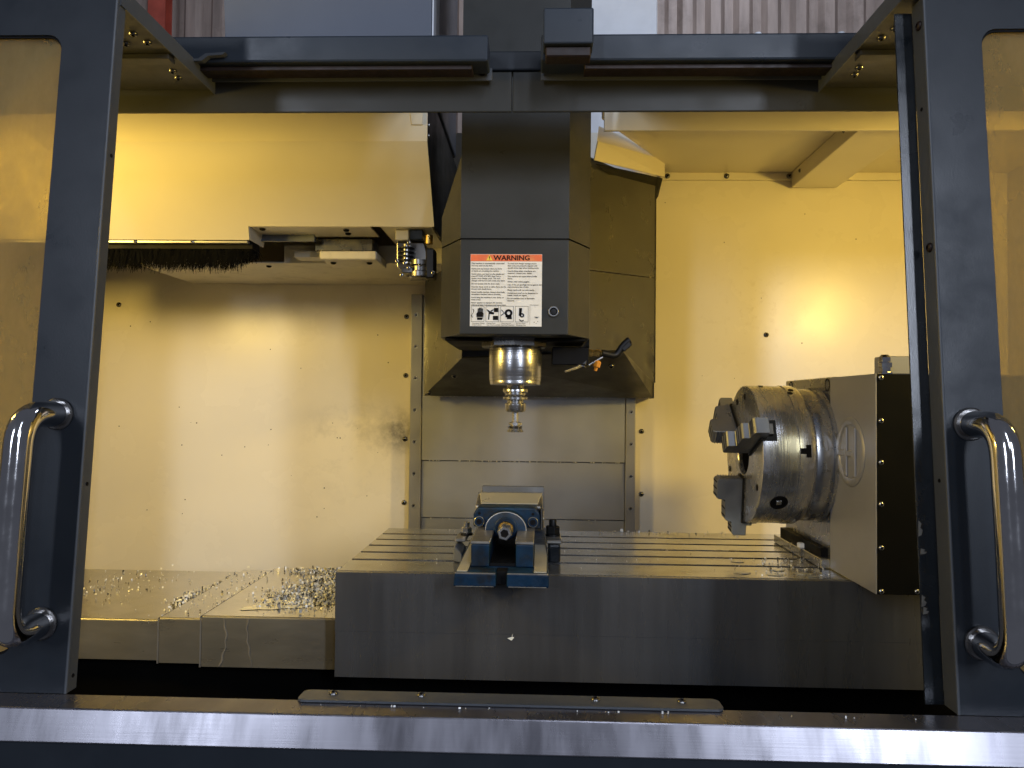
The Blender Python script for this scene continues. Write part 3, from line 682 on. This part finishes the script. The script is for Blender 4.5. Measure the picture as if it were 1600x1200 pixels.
for i in range(46):
    x = random.uniform(-.35, .2); s = random.uniform(.0010, .0022)
    lathe(bm, [(0, -s), (s, 0), (0, s)], (x, HB-.002, 1.4195), (1, 0, random.random()), 5)
o = obj('hood_edge_drops', bm, 'chip', t); o['kind'] = 'stuff'
# collar round the hood top
t2 = thing('hood_collar', 'cream slanted collar above the grey hood beside the ceiling', 'collar', (.27, 2.28, 2.06))
bm = nb(); prism(bm, [(.1425, 2.085, 2.062), (.400, 2.50, 2.1385), (.400, 2.50, 2.195), (.152, 2.085, 2.114)], (.002, -.002, 0)); obj('collar_face', bm, 'cream', t2)
bm = nb(); prism(bm, [(.152, 2.085, 2.1145), (.400, 2.50, 2.1955), (.405, 2.55, 2.232), (.162, 2.16, 2.182)], (0, .002, .002)); bmesh.ops.triangulate(bm, faces=[f for f in bm.faces if len(f.verts) == 4]); obj('collar_top', bm, 'cream', t2)
obj('collar_gap', prism(nb(), [(.150, 2.10, 2.055), (.395, 2.50, 2.132), (.395, 2.59, 2.10), (.37, 2.59, 2.06)], (0, 0, .003)), 'black', t2)

# coolant nozzles
t = thing('coolant_nozzles', 'cluster of coolant nozzles and black hoses right of the spindle nose', 'nozzle', (.12, 1.85, 1.50))
obj('manifold', box(nb(), .03, .116, 1.79, 1.90, 1.490, 1.5315, .002), 'black', t)
obj('nozzle_tip', tube(nb(), [(.098, 1.80, 1.492), (.088, 1.79, 1.484), (.060, 1.77, 1.474)], [.006, .0034, .003], 10), 'bright_steel', t, True)
obj('nozzle_base', lathe(nb(), [(.010, 0), (.010, .012), (.007, .016), (.007, .018)], (.108, 1.80, 1.502), (-.3, -.2, -1), 6), 'dark_steel', t)
obj('fitting', lathe(nb(), [(0, 0), (.009, 0), (.009, .010), (.0075, .011), (.0075, .018), (.009, .019), (.009, .028), (.006, .030), (.006, .034)], (.1165, 1.85, 1.522), (1, 0, 0), 6), 'brass', t)
obj('hose', tube(nb(), arc_path([(.150, 1.85, 1.522), (.185, 1.86, 1.515), (.207, 1.86, 1.548), (.215, 1.86, 1.553)], .012, 6), [.009]*len(arc_path([(0, 0, 0), (1, 0, 0), (1, 1, 0), (2, 1, 0)], .01, 6)), 12), 'black_gloss', t, True)
obj('hose_end', box(nb(), .196, .222, 1.850, 1.868, 1.532, 1.545, .002, rot=Matrix.Rotation(-.75, 3, 'Y')), 'black_gloss', t)
obj('orange_nozzle', lathe(nb(), [(0, 0), (.004, 0), (.005, .008), (.009, .010), (.009, .022), (.005, .026), (0, .026)], (.134, 1.846, 1.479), (.25, 0, 1), 8), 'orange_plastic', t)
obj('spray_tube', tube(nb(), [(.118, 1.84, 1.492), (.152, 1.845, 1.512)], .0022, 8), 'bright_steel', t, True)

# ------------------------------------------------------------------ tool holder held by the spindle
t = thing('tool_holder', 'steel collet holder with dovetail cutter under the spindle nose', 'tool holder', (SX, SY, 1.331))
A3 = (SX+.001, SY, 0)
obj('holder_flange', lathe(nb(), [(.020, 1.4423), (.020, 1.436), (.0285, 1.434), (.0295, 1.432), (.0295, 1.4265), (.0285, 1.4255), (.0245, 1.4225), (.0245, 1.4195), (.0275, 1.417), (.0245, 1.4145), (.0295, 1.4135), (.0295, 1.409), (.028, 1.4078), (.019, 1.4065), (.019, 1.401)], A3, (0, 0, 1), 48), 'turned_steel', t, True)
obj('collet_nut', lathe(nb(), [(.018, 1.401), (.0235, 1.400), (.0245, 1.3985), (.0245, 1.384), (.022, 1.380), (.016, 1.3788), (0, 1.3788)], A3, (0, 0, 1), 48), 'turned_steel', t, True)
ct = obj('cutter', lathe(nb(), [(.0075, 1.379), (.0075, 1.357), (.0105, 1.3555), (.0155, 1.3545), (.0155, 1.3495), (.0105, 1.348), (.0125, 1.344), (.0195, 1.334), (.0185, 1.3325), (0, 1.3325)], A3, (0, 0, 1), 40), 'bright_steel', t, True)
for k in range(8):
    a = 2*PI*k/8+.2; c, s_ = math.cos(a), math.sin(a)
    obj('flute', box(nb(), SX+.001+.0135*c-.0012, SX+.001+.0135*c+.0012, SY+.0135*s_-.004, SY+.0135*s_+.004, 1.3345, 1.3465, 0, rot=Matrix.Rotation(a, 3, 'Z') @ Matrix.Rotation(.5, 3, 'Y')), 'dark_steel', ct)

# ------------------------------------------------------------------ machine table
ZT = 1.057
t = thing('machine_table', 'long steel machine table with slots across its top', 'table', (.2, 1.82, .85))
slots = (1.672, 1.757, 1.840, 1.920, 2.002); w = .0075
ed = [1.5605]+[v for s_ in slots for v in (s_-w, s_+w)]+[2.092]
for i in range(0, len(ed), 2):
    obj('top_land', box(nb(), -.405, .93, ed[i], ed[i+1], ZT-.022, ZT, .0012), 'table_steel', t)
obj('slot_floor', box(nb(), -.404, .929, 1.562, 2.090, ZT-.05, ZT-.0225), 'black', t)  # black floor puts the shade of the slots into colour
obj('apron', box(nb(), -.405, .95, 1.5455, 1.560, .9393, ZT-.0005), 'apron_steel', t)
obj('apron', box(nb(), -.404, .95, 1.5457, 1.560, .848, .9390), 'apron_steel', t)
obj('end_cover', box(nb(), -.4045, -.400, 1.5605, 2.09, .848, ZT-.051, .001), 'dark_sheet', t)
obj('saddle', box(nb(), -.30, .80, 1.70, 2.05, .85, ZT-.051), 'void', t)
tag(obj('bed_casting', box(nb(), -1.54, 1.54, 1.66, 2.30, .451, .833, .01), 'void'), 'black machine bed casting in deep shadow under the table and way cover', 'bed casting')  # black block added to cover the lit wall with deep shade
bm = nb(); prism(bm, [(-.058, 1.5452, .932), (-.048, 1.5452, .935), (-.0475, 1.5452, .942), (-.049, 1.5452, .936), (-.0445, 1.5452, .9335), (-.050, 1.5452, .9275)], (0, -.0006, 0)); obj('dent', bm, 'milky', t)
# ------------------------------------------------------------------ telescoping cover, left of the table
t = thing('telescoping_cover', 'wet telescoping steel way cover left of the table, littered with chips', 'way cover', (-.85, 1.85, .84))
for x0, x1, zt, yf, zb in ((-1.54, -.790, .9285, 1.634, .842), (-.805, -.695, .9345, 1.6295, .8385), (-.711, -.4055, .9415, 1.625, .834)):
    bm = nb(); prism(bm, [(x0, yf, zb), (x0, yf, zt-.003), (x0, yf+.003, zt), (x0, 2.10, zt+.001), (x0, 2.10, zb)], (x1-x0, 0, 0), .0008)
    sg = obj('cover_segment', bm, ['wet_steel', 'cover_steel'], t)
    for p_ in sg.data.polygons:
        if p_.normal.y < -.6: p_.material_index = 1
    if x0 > -1: obj('wiper_strip', box(nb(), x0-.0045, x0-.0003, yf+.001, 2.10, zt-.0055, zt-.0018, .0006), 'black', t)  # dark strip added as seam shading along each step
    if x0 > -1: obj('wiper_lip', box(nb(), x0-.004, x0-.0003, yf-.0006, yf+.0008, zb-.001, zt-.002, .0003), 'strip_steel', t)
for z in (.872, .915, .925): screw(t, (-.409, 1.621, z), (-1, -.5, 0), .005, name='bolt')
def drip(parent, x, z0, z1, y, w=.0025):
    bm = nb(); n = 22; L_, R_ = [], []
    for i in range(n+1):
        v = i/n; xx = x+.010*math.sin(v*3.2+x*9)*(1 if x < -.62 else -.6)+.0015*math.sin(v*23); ww = w*(1+.4*math.sin(v*11+x*40))
        z = z0+(z1-z0)*v
        L_.append([bm.verts.new((xx-ww, y+.0006, z)), bm.verts.new((xx-ww*.7, y, z))]); R_.append([bm.verts.new((xx+ww, y+.0006, z)), bm.verts.new((xx+ww*.7, y, z))])
    for i in range(n):
        for q in ((L_[i][0], L_[i][1], L_[i+1][1], L_[i+1][0]), (L_[i][1], R_[i][1], R_[i+1][1], L_[i+1][1]), (R_[i][1], R_[i][0], R_[i+1][0], R_[i+1][1])): bm.faces.new(q)
    obj('dried_run', bm, 'dried', parent)
drip(t, -.668, .938, .836, 1.6242, .0017); drip(t, -.607, .938, .836, 1.6242, .0015)
# milky coolant film
bm = nb(); P = []
for i in range(40):
    a = 2*PI*i/40; r = 1+.18*math.sin(3*a+1)+.12*math.sin(5*a)+.08*math.sin(9*a+2)
    P.append((-.545+.085*r*math.cos(a)+.05*math.sin(a), 1.74+.060*r*math.sin(a), .9427))
bm.faces.new([bm.verts.new(p_) for p_ in P]); bmesh.ops.triangulate(bm, faces=bm.faces[:])
tag(obj('coolant_puddle', bm, 'milky'), 'pale milky coolant puddle among the chips on the way cover', 'puddle')

# ------------------------------------------------------------------ chips
def chips(name, spots, label, mats=('chip', 'chip_dark')):
    bm = nb()
    for (n, fx, fy, zf, s0, s1) in spots:
        for _ in range(n):
            x, y = fx(), fy(); s = random.uniform(s0, s1); z = zf(x)
            a = random.uniform(0, 2*PI); c, sn = math.cos(a), math.sin(a); h = s*random.uniform(.2, .9); w_ = s*random.uniform(.12, .35)
            mi = 0 if random.random() < .74 else 1; s *= .36
            q = []
            for k, (u, zz) in enumerate(((-1, 0), (0, h), (1, h*random.uniform(0, .7)))):
                q.append([bm.verts.new((x+u*s*.6*c-v*w_*sn, y+u*s*.6*sn+v*w_*c, z+.0006+zz+abs(v)*.2*w_*random.random())) for v in (-1, 1)])
            for k in (0, 1):
                f = bm.faces.new((q[k][0], q[k][1], q[k+1][1], q[k+1][0])); f.material_index = mi
    o = obj(name, bm, mats); o['kind'] = 'stuff'; o['label'] = label; return o
def zc(x): return .9285 if x < -.805 else .9345 if x < -.711 else .9425
G_ = random.gauss; U_ = random.uniform
chips('metal_chips', [
    (3600, lambda: min(-.412, G_(-.475, .055)), lambda: min(2.08, max(1.66, G_(1.93, .09))), zc, .003, .010),
    (1800, lambda: min(-.412, G_(-.53, .05)), lambda: min(2.08, max(1.64, G_(1.80, .05))), zc, .003, .009),
    (220, lambda: min(-.412, G_(-.60, .05)), lambda: U_(2.03, 2.095), zc, .003, .010),
    (60, lambda: U_(-.62, -.42), lambda: U_(1.64, 1.75), zc, .002, .007),
    (130, lambda: -.713-abs(G_(0, .006)), lambda: U_(1.64, 2.08), lambda x: .9345, .002, .008),
    (150, lambda: -.808-abs(G_(0, .012)), lambda: G_(1.86, .10), lambda x: .9285, .003, .010),
    (110, lambda: -.82-abs(G_(0, .020)), lambda: G_(1.82, .03), lambda x: .9285, .004, .012),
    (110, lambda: U_(-1.25, -.82), lambda: U_(1.64, 2.09), lambda x: .9285, .0015, .005),
    (200, lambda: G_(-1.08, .07), lambda: G_(1.90, .10), lambda x: .9285, .002, .007),
    (120, lambda: U_(-.80, -.72), lambda: U_(1.64, 2.08), lambda x: .9345, .002, .007),
], 'silver and dark metal chips scattered over the way cover')
chips('table_chips', [
    (60, lambda: U_(.05, .60), lambda: U_(1.57, 2.08), lambda x: ZT, .0015, .004),
    (110, lambda: G_(.53, .05), lambda: U_(1.57, 1.75), lambda x: ZT, .003, .008),
    (60, lambda: U_(.15, .55), lambda: G_(2.075, .008), lambda x: ZT, .003, .010),
    (14, lambda: U_(-.40, -.18), lambda: U_(1.57, 2.08), lambda x: ZT, .0015, .004),
    (24, lambda: U_(-.3, .5), lambda: 1.012, lambda x: 1.0, .002, .005),
], 'fine metal chips lying on the slotted table top')
bm = nb()
for i in range(40):
    x = U_(-1.45, -.46) if random.random() < .7 else U_(.34, 1.1); z = U_(.98, 1.72) if random.random() < .75 else U_(1.0, 1.25); s = U_(.0010, .0026)
    if x > 0: z = U_(1.05, 2.1)
    lathe(bm, [(s, 0), (s*.6, .0006), (0, .0008)], (x, YB-.0003, z), FRONT, 6)
o = obj('wall_specks', bm, 'rail_brown', wall); o['kind'] = 'stuff'
# drops on the table near the rotary unit
for i, (x, y, rx, ry) in enumerate(((.485, 1.590, .020, .010), (.420, 1.600, .016, .009), (.545, 1.600, .018, .008), (.500, 1.635, .017, .010), (.440, 1.715, .014, .008), (.555, 1.580, .012, .006))):
    bm = nb(); P = [(x+rx*math.cos(2*PI*k/20)*(1+.12*math.sin(k*.9)), y+ry*math.sin(2*PI*k/20)*(1+.1*math.cos(k*1.3)), ZT+.0008) for k in range(20)]
    prism(bm, P, (0, 0, .0007))
    tag(obj('coolant_drop', bm, 'ledge_steel'), 'small flat coolant drop on the table, '+('third from the right along the front edge', 'leftmost along the front edge', 'second from the right along the front edge', 'middle one of the second row', 'farthest from the front edge', 'nearest the rotary cover')[i], 'puddle', 'coolant drops on the table')

# ------------------------------------------------------------------ vise
t = thing('machine_vise', 'worn blue machine vise with steel jaws bolted to the table', 'vise', (-.065, 1.68, ZT))
VX = -.0665
zb0 = ZT+.001
bs = None
bm = nb()
for x0, x1 in ((-.156, -.0765), (-.0565, .022)):
    prism(bm, [(x0, 1.436, zb0), (x1, 1.436, zb0), (x1, 1.436, zb0+.025), (x0+(.003 if x0 < -.1 else 0), 1.436, zb0+.026)], (0, .060, 0), .003, 2)
box(bm, -.155, .021, 1.4965, 1.98, zb0, zb0+.0255, .003, 2)
vb = obj('base', bm, 'blue_paint', t)
for x0, x1 in ((-.1535, -.0775), (-.0555, .0205)):
    obj('worn_edge', box(nb(), x0, x1, 1.4352, 1.4385, zb0+.0235, zb0+.0264, .0008), 'worn_edge', vb)
    obj('worn_edge', box(nb(), x0+.002, x1-.003, 1.4352, 1.437, zb0+.0002, zb0+.0018, .0004), 'worn_edge', vb)
for x0, x1, w0 in ((-.150, -.1305, .020), (-.006, .0175, .0)):
    bm = nb(); y = 1.443
    prism(bm, [(x0, y, zb0+.0262), (x1, y, zb0+.0262), (x1+.002, 1.60, zb0+.0262), (x1, 1.72, zb0+.0262), (x0, 1.72, zb0+.0262)], (0, 0, .0025), .0006)
    obj('side_ledge', bm, 'ledge_steel', t)
for x0, x1 in ((-.128, -.0925), (-.0415, -.0075)):
    r_ = obj('rail', box(nb(), x0, x1, 1.490, 1.95, zb0+.026, 1.1275, .0025, 2), 'blue_paint', t)
    obj('rail_top', box(nb(), x0-.001, x1+.001, 1.489, 1.95, 1.1278, 1.1335, .0012), 'worn_edge', r_)
obj('front_gap', box(nb(), -.0763, -.0567, 1.462, 1.4962, zb0+.0005, zb0+.0245), 'black', t)  # black box filling the gap in place of its shade
obj('channel_floor', box(nb(), -.0922, -.0418, 1.4975, 1.95, zb0+.0262, zb0+.032), 'black', t)
obj('fixed_jaw', box(nb(), -.140, .016, 1.905, 1.965, 1.09, 1.185, .004, 2), 'dark_steel', t)
obj('jaw_plate', box(nb(), -.1365, .0155, 1.893, 1.9045, 1.135, 1.1965, .0012), 'jaw_steel', t)
# moving jaw
mj = obj('moving_jaw', prism(nb(), [(-.138, 1.655, 1.134), (.005, 1.655, 1.134), (.005, 1.655, 1.163), (-.005, 1.655, 1.176), (-.128, 1.655, 1.176), (-.138, 1.655, 1.163)], (0, .06, 0), .004, 2), 'blue_paint', t)
obj('jaw_shoulder', prism(nb(), [(-.139, 1.7155, 1.134), (-.139, 1.7155, 1.172), (-.139, 1.79, 1.1885), (-.139, 1.80, 1.1885), (-.139, 1.80, 1.134)], (.150, 0, 0), .004, 2), 'worn_edge', t)
obj('jaw_slope', prism(nb(), [(-.126, 1.716, 1.1755), (.000, 1.716, 1.1755), (.010, 1.788, 1.1905), (-.135, 1.788, 1.1905)], (0, 0, .002), .0006), 'ledge_steel', t)
obj('jaw_plate', box(nb(), -.139, .0125, 1.8005, 1.812, 1.135, 1.1915, .0012), 'jaw_steel', t)
sd = obj('jaw_side', box(nb(), .0055, .0115, 1.66, 1.80, 1.128, 1.176, .002), 'dark_steel', t)
for k in range(5): screw(sd, (.0116, 1.68+.024*k, 1.150), (1, 0, 0), .005, name='bolt', mats=('worn_edge', 'ink'))
# bearing boss
def dshape(r, z0, zc_, n=16): return [(VX-r, z0)]+[(VX+r*math.cos(PI-PI*k/n), zc_+r*.86*math.sin(PI-PI*k/n)) for k in range(n+1)]+[(VX+r, z0)]
bo = obj('bearing_boss', prism(nb(), [(x, 1.618, z) for x, z in dshape(.0435, 1.120, 1.135)], (0, .038, 0), .002, 2), 'blue_paint', t, True)
bm = nb(); tube(bm, [(x, 1.6185, z) for x, z in dshape(.0425, 1.1225, 1.135)], .0012, 6); obj('worn_rim', bm, 'worn_edge', bo, True)
obj('seal_ring', lathe(nb(), [(.024, 0), (.024, .004), (.0225, .005), (.020, .005), (.020, .002), (.012, .002)], (VX, 1.618, 1.138), FRONT, 36), 'blue_paint', bo, True)
sc = obj('lead_screw', lathe(nb(), [(.0165, 0), (.0165, .010), (.0155, .012), (.0135, .012), (.0135, .024), (.010, .026)], (VX, 1.618, 1.137), FRONT, 30), 'brass', bo, True)
hx = obj('hex_end', lathe(nb(), [(.0140, .018), (.0150, .020), (.0150, .058), (.0135, .060), (.0088, .060), (.0088, .046), (0, .046)], (VX, 1.618, 1.137), FRONT, 6), 'bright_steel', sc)
obj('hex_bore', lathe(nb(), [(.0086, .0585), (0, .0585)], (VX, 1.618, 1.137), FRONT, 24), 'ink', hx)
for x in (-.125, -.010):
    b2 = obj('cap_bolt', lathe(nb(), [(.0100, 0), (.0100, .003), (.0090, .0042), (0, .0042)], (x, 1.6545, 1.146), FRONT, 24), 'blue_paint', t, True)
    obj('hex_socket', lathe(nb(), [(.0068, .0046), (0, .0046)], (x, 1.6545, 1.146), FRONT, 6), 'ink', b2)
    obj('bolt_rim', lathe(nb(), [(.0112, .001), (.0112, .0036), (.0104, .0042), (.0098, .0036)], (x, 1.6545, 1.146), FRONT, 24), 'worn_edge', b2, True)
    screw(t, (x, 1.6545, 1.163), FRONT, .003, name='hole', mats=('ink', 'ink'), flat=True)
# clamps either side
c1 = thing('hold_down_clamp', 'blackened hold-down clamp with stud and nut right of the vise', 'clamp', (.036, 1.72, ZT), 'vise clamps')
obj('clamp_block', box(nb(), .0235, .050, 1.665, 1.76, ZT+.001, ZT+.040, .005, 2), 'navy_gloss', c1)
obj('clamp_plate', box(nb(), .0195, .0525, 1.670, 1.775, ZT+.0405, ZT+.048, .002), 'worn_edge', c1)
obj('washer', lathe(nb(), [(0, 0), (.0165, 0), (.0165, .004), (0, .004)], (.034, 1.73, ZT+.0482), (0, 0, 1), 24), 'black_gloss', c1, True)
obj('nut', lathe(nb(), [(0, 0), (.0145, 0), (.0155, .002), (.0155, .016), (.014, .018), (0, .018)], (.034, 1.73, ZT+.0523), (0, 0, 1), 6), 'black_gloss', c1)
obj('stud', lathe(nb(), [(.0085, 0), (.0085, .012), (.0075, .014), (0, .014)], (.034, 1.73, ZT+.0705), (0, 0, 1), 18), 'black_gloss', c1, True)
c2 = thing('hold_down_clamp', 'grey-blue hold-down clamp with bright stud left of the vise', 'clamp', (-.17, 1.72, ZT), 'vise clamps')
obj('clamp_block', prism(nb(), [(-.182, 1.665, ZT+.001), (-.160, 1.640, ZT+.001), (-.160, 1.640, ZT+.020), (-.180, 1.665, ZT+.034)], (0, .10, 0), .003), 'housing_grey', c2)
obj('clamp_plate', box(nb(), -.182, -.157, 1.70, 1.78, ZT+.036, ZT+.044, .002), 'worn_edge', c2)
obj('washer', lathe(nb(), [(0, 0), (.014, 0), (.014, .004), (0, .004)], (-.160, 1.745, ZT+.0442), (0, 0, 1), 24), 'black_gloss', c2, True)
obj('nut', lathe(nb(), [(0, 0), (.011, 0), (.012, .002), (.012, .012), (.010, .014), (0, .014)], (-.160, 1.745, ZT+.0483), (0, 0, 1), 6), 'bright_steel', c2)
obj('stud', lathe(nb(), [(.0065, 0), (.0065, .010), (.005, .012), (0, .012)], (-.160, 1.745, ZT+.0624), (0, 0, 1), 18), 'bright_steel', c2, True)

# ------------------------------------------------------------------ rotary unit
RX = .616; ZR0, ZR1 = ZT+.002, 1.461
t = thing('rotary_unit', 'tall grey rotary table housing with black front plate standing on the table', 'rotary table', (.76, 1.70, ZT))
cv = obj('side_cover', box(nb(), RX, RX+.0025, 1.4325, 1.6525, ZR0, ZR1, .0008), 'rotary_sheet', t)
fp = obj('front_plate', box(nb(), RX+.0028, .93, 1.4325, 1.4365, ZR0, ZR1-.001, .001), 'black_plate', t)
obj('top_plate', box(nb(), RX+.003, .93, 1.437, 1.6525, ZR1-.006, ZR1-.001), 'dark_sheet', t)
for z in (1.4535, 1.3745, 1.2985, 1.2225, 1.1435, 1.0645): screw(fp, (.6255, 1.432, z), FRONT, .0048)
for x in (.689, .76, .83): screw(fp, (x, 1.432, 1.0655), FRONT, .0048)
hs = obj('housing', box(nb(), RX+.006, .93, 1.6535, 1.965, ZT+.022, 1.463, .003, 2), 'chuck_steel', t)
for y in (1.685, 1.925): obj('bolt_hole', lathe(nb(), [(.0145, -.001), (.0145, .0005), (.0115, .0008), (.011, -.012), (0, -.012)], (RX+.006, y, 1.446), (-1, 0, 0), 22), 'ink', hs, True)
ft = obj('foot', prism(nb(), [(.5975, 1.655, ZT+.0008), (RX+.05, 1.655, ZT+.0008), (RX+.05, 1.655, ZT+.021), (.5975, 1.655, ZT+.021)], (0, .115, 0), .0015), 'table_steel', t)
obj('foot', box(nb(), .593, RX+.05, 1.7715, 1.965, ZT+.0008, ZT+.021, .0015), 'table_steel', t)
obj('foot_slot', box(nb(), .606, RX+.0055, 1.68, 1.955, ZT+.0212, ZT+.040), 'black', t)
bb = obj('foot_bolt', lathe(nb(), [(.010, 0), (.010, .008), (.009, .010), (0, .010)], (.603, 1.79, ZT+.0212), (0, 0, 1), 6), 'zinc', t)
# cable gland
obj('gland_block', box(nb(), .642, .70, 1.455, 1.50, ZR1-.0005, ZR1+.034, .002), 'rotary_sheet', t)
gl = obj('gland', lathe(nb(), [(.0135, 0), (.0135, .003), (.0105, .004), (.0105, .012), (.013, .0125), (.013, .021), (.009, .022), (.0105, .0225), (.0105, .031), (.006, .036), (0, .036)], (.638, 1.445, ZR1-.0005), (0, 0, 1), 8), 'chrome', t)
# embossed emblem: ring with a letter H
cy, cz, R0 = 1.545, 1.311, .061
bm = nb(); N_ = 48
pth = [(RX+.0006, cy+R0*math.cos(2*PI*k/N_), cz+R0*math.sin(2*PI*k/N_)) for k in range(N_)]
tube(bm, pth+pth[:1], .0085, 10, cap=False)
for v in bm.verts: v.co.x = RX+.0006+(v.co.x-RX-.0006)*.62
obj('emblem_ring', bm, 'rotary_sheet', cv, True)
bm = nb()
def bar(y0, z0, y1, z1):
    d = Vector((0, y1-y0, z1-z0)); n_ = Vector((0, -d.z, d.y)).normalized()*.0062; o_ = Vector((RX-.0045, 0, 0))
    prism(bm, [o_+Vector((0, y0, z0))+n_, o_+Vector((0, y1, z1))+n_, o_+Vector((0, y1, z1))-n_, o_+Vector((0, y0, z0))-n_], (.005, 0, 0), .002, 2)
bar(cy+.020, cz-.050, cy+.020, cz+.048); bar(cy-.022, cz-.048, cy-.022, cz+.048)
bar(cy+.062, cz-.004, cy+.0258, cz-.004); bar(cy+.0142, cz-.004, cy-.0162, cz-.004)
obj('emblem_letter', bm, 'rotary_sheet', cv)

# ------------------------------------------------------------------ chuck
CY, CZ, CR = 1.75, 1.292, .1525
FX = .460
t = thing('lathe_chuck', 'large three-jaw steel chuck on the side of the rotary unit', 'chuck', (.53, CY, CZ))
AX = (1, 0, 0); O = (0, CY, CZ)
obj('chuck_body', lathe(nb(), [(.046, FX+.06), (.046, FX+.002), (.048, FX), (CR-.005, FX), (CR-.001, FX+.0015), (CR, FX+.005), (CR, FX+.0725), (CR-.0015, FX+.0735), (CR-.0015, FX+.075)], O, AX, 96), 'chuck_steel', t, True)
obj('back_ring', lathe(nb(), [(CR-.0015, FX+.0752), (CR+.001, FX+.0762), (CR+.001, FX+.098), (CR-.003, FX+.106), (.142, FX+.114)], O, AX, 96), 'chuck_steel', t, True)
obj('adapter_ring', lathe(nb(), [(.142, FX+.1142), (.146, FX+.122), (.146, FX+.140), (.142, FX+.149), (.150, FX+.1495), (.150, FX+.1555), (.10, FX+.1555)], O, AX, 96), 'bright_steel', t, True)
obj('bore', lathe(nb(), [(.0455, FX+.01), (.0455, FX+.16), (0, FX+.16)], O, AX, 40), 'ink', t, True)
def jaw(ang, up_name='jaw'):
    # radial direction in the (y, z) plane
    rd = Vector((0, math.cos(ang), math.sin(ang))); tg = Vector((0, -math.sin(ang), math.cos(ang)))
    def pt(x, r, s): return Vector((x, CY, CZ))+rd*r+tg*s
    hw = .0175
    prof = [(FX+.012, .055), (.404, .055), (.400, .059), (.400, .097), (.404, .101), (.420, .101), (.420, .146), (.424, .151), (.436, .151), (.436, .178), (.441, .184), (FX+.008, .184)]
    bm = nb(); prism(bm, [pt(x, r, -hw) for x, r in prof], tg*2*hw, .0012)
    j = obj('jaw', bm, 'jaw_steel', t)
    # serrations on the clamping steps
    for x0, r0, n in ((.404, .055, 8), (.4215, .1005, 2), (.437, .1505, 2)):
        for k in range(n):
            x = x0+.002+k*.0062
            bm = nb(); prism(bm, [pt(x, r0+.0005, -hw+.001), pt(x+.0042, r0+.0005, -hw+.001), pt(x+.0021, r0-.0035, -hw+.001)], tg*(2*hw-.002))
            obj('tooth', bm, 'jaw_steel', j)
    for xf, ra, rb in ((.3998, .062, .092), (.4198, .106, .140), (.4358, .155, .174)):
        for k in range(3):
            rr = ra+(rb-ra)*k/2
            bm = nb(); prism(bm, [pt(xf, rr-.0016, -hw+.0015), pt(xf, rr+.0016, -hw+.0015), pt(xf, rr+.0016, hw-.0015), pt(xf, rr-.0016, hw-.0015)], (-.0004, 0, 0))
            obj('groove', bm, 'ink', j)
    # master jaw in its slot, stepped key
    bm = nb(); prism(bm, [pt(x, r, -.0225) for x, r in ((FX-.004, .050), (FX-.004, CR+.002), (FX+.030, CR+.002), (FX+.030, .050))], tg*.045, .001)
    obj('master_jaw', bm, 'black_gloss', j)
    bm = nb(); prism(bm, [pt(x, r, -.012) for x, r in ((FX-.010, .140), (FX-.010, .1625), (FX+.022, .1625), (FX+.022, .140))], tg*.024, .001)
    obj('key', bm, 'dark_steel', j)
for d in (-82, 158, 38): jaw(math.radians(d))
for d in (95, 160, -150, -20, 65): screw(t, (FX-.0002, CY+.128*math.cos(math.radians(d)), CZ+.128*math.sin(math.radians(d))), (-1, 0, 0), .007, name='hole', mats=('ink', 'ink'), flat=True)
# pinion socket and clamp slot on the rim facing the front
for d, xx, r in ((180+38, FX+.042, .0145),):
    a = math.radians(d); n_ = Vector((0, math.cos(a), math.sin(a))); p_ = Vector((xx, CY, CZ))+n_*(CR-.0015)
    s_ = obj('pinion_socket', lathe(nb(), [(r+.004, -.003), (r+.004, .002), (r, .0028), (r, .0016), (0, .0016)], p_, n_, 28), 'ink', t, True)
    obj('square_drive', lathe(nb(), [(r*.55, .0014), (r*.5, .0024), (0, .0024)], p_, n_, 4), 'bright_steel', s_)
for d in (180-6,):
    a = math.radians(d); n_ = Vector((0, math.cos(a), math.sin(a))); tg = Vector((0, -math.sin(a), math.cos(a)))
    p_ = Vector((FX+.0765, CY, CZ))+n_*(CR-.004)
    for x0, x1, hw in ((0, .011, .006), (.0112, .021, .013)):
        bm = nb(); prism(bm, [p_+Vector((x0, 0, 0))+tg*hw, p_+Vector((x1, 0, 0))+tg*hw, p_+Vector((x1, 0, 0))-tg*hw, p_+Vector((x0, 0, 0))-tg*hw], n_*.0058)
        obj('clamp_slot', bm, 'ink', t)
for d, xx in ((100, FX+.03), (118, FX+.080), (112, FX+.086)):
    a = math.radians(d); n_ = Vector((0, math.cos(a), math.sin(a)))
    screw(t, Vector((xx, CY, CZ))+n_*(CR+.0008), n_, .006, name='hole', mats=('ink', 'ink'), flat=True)
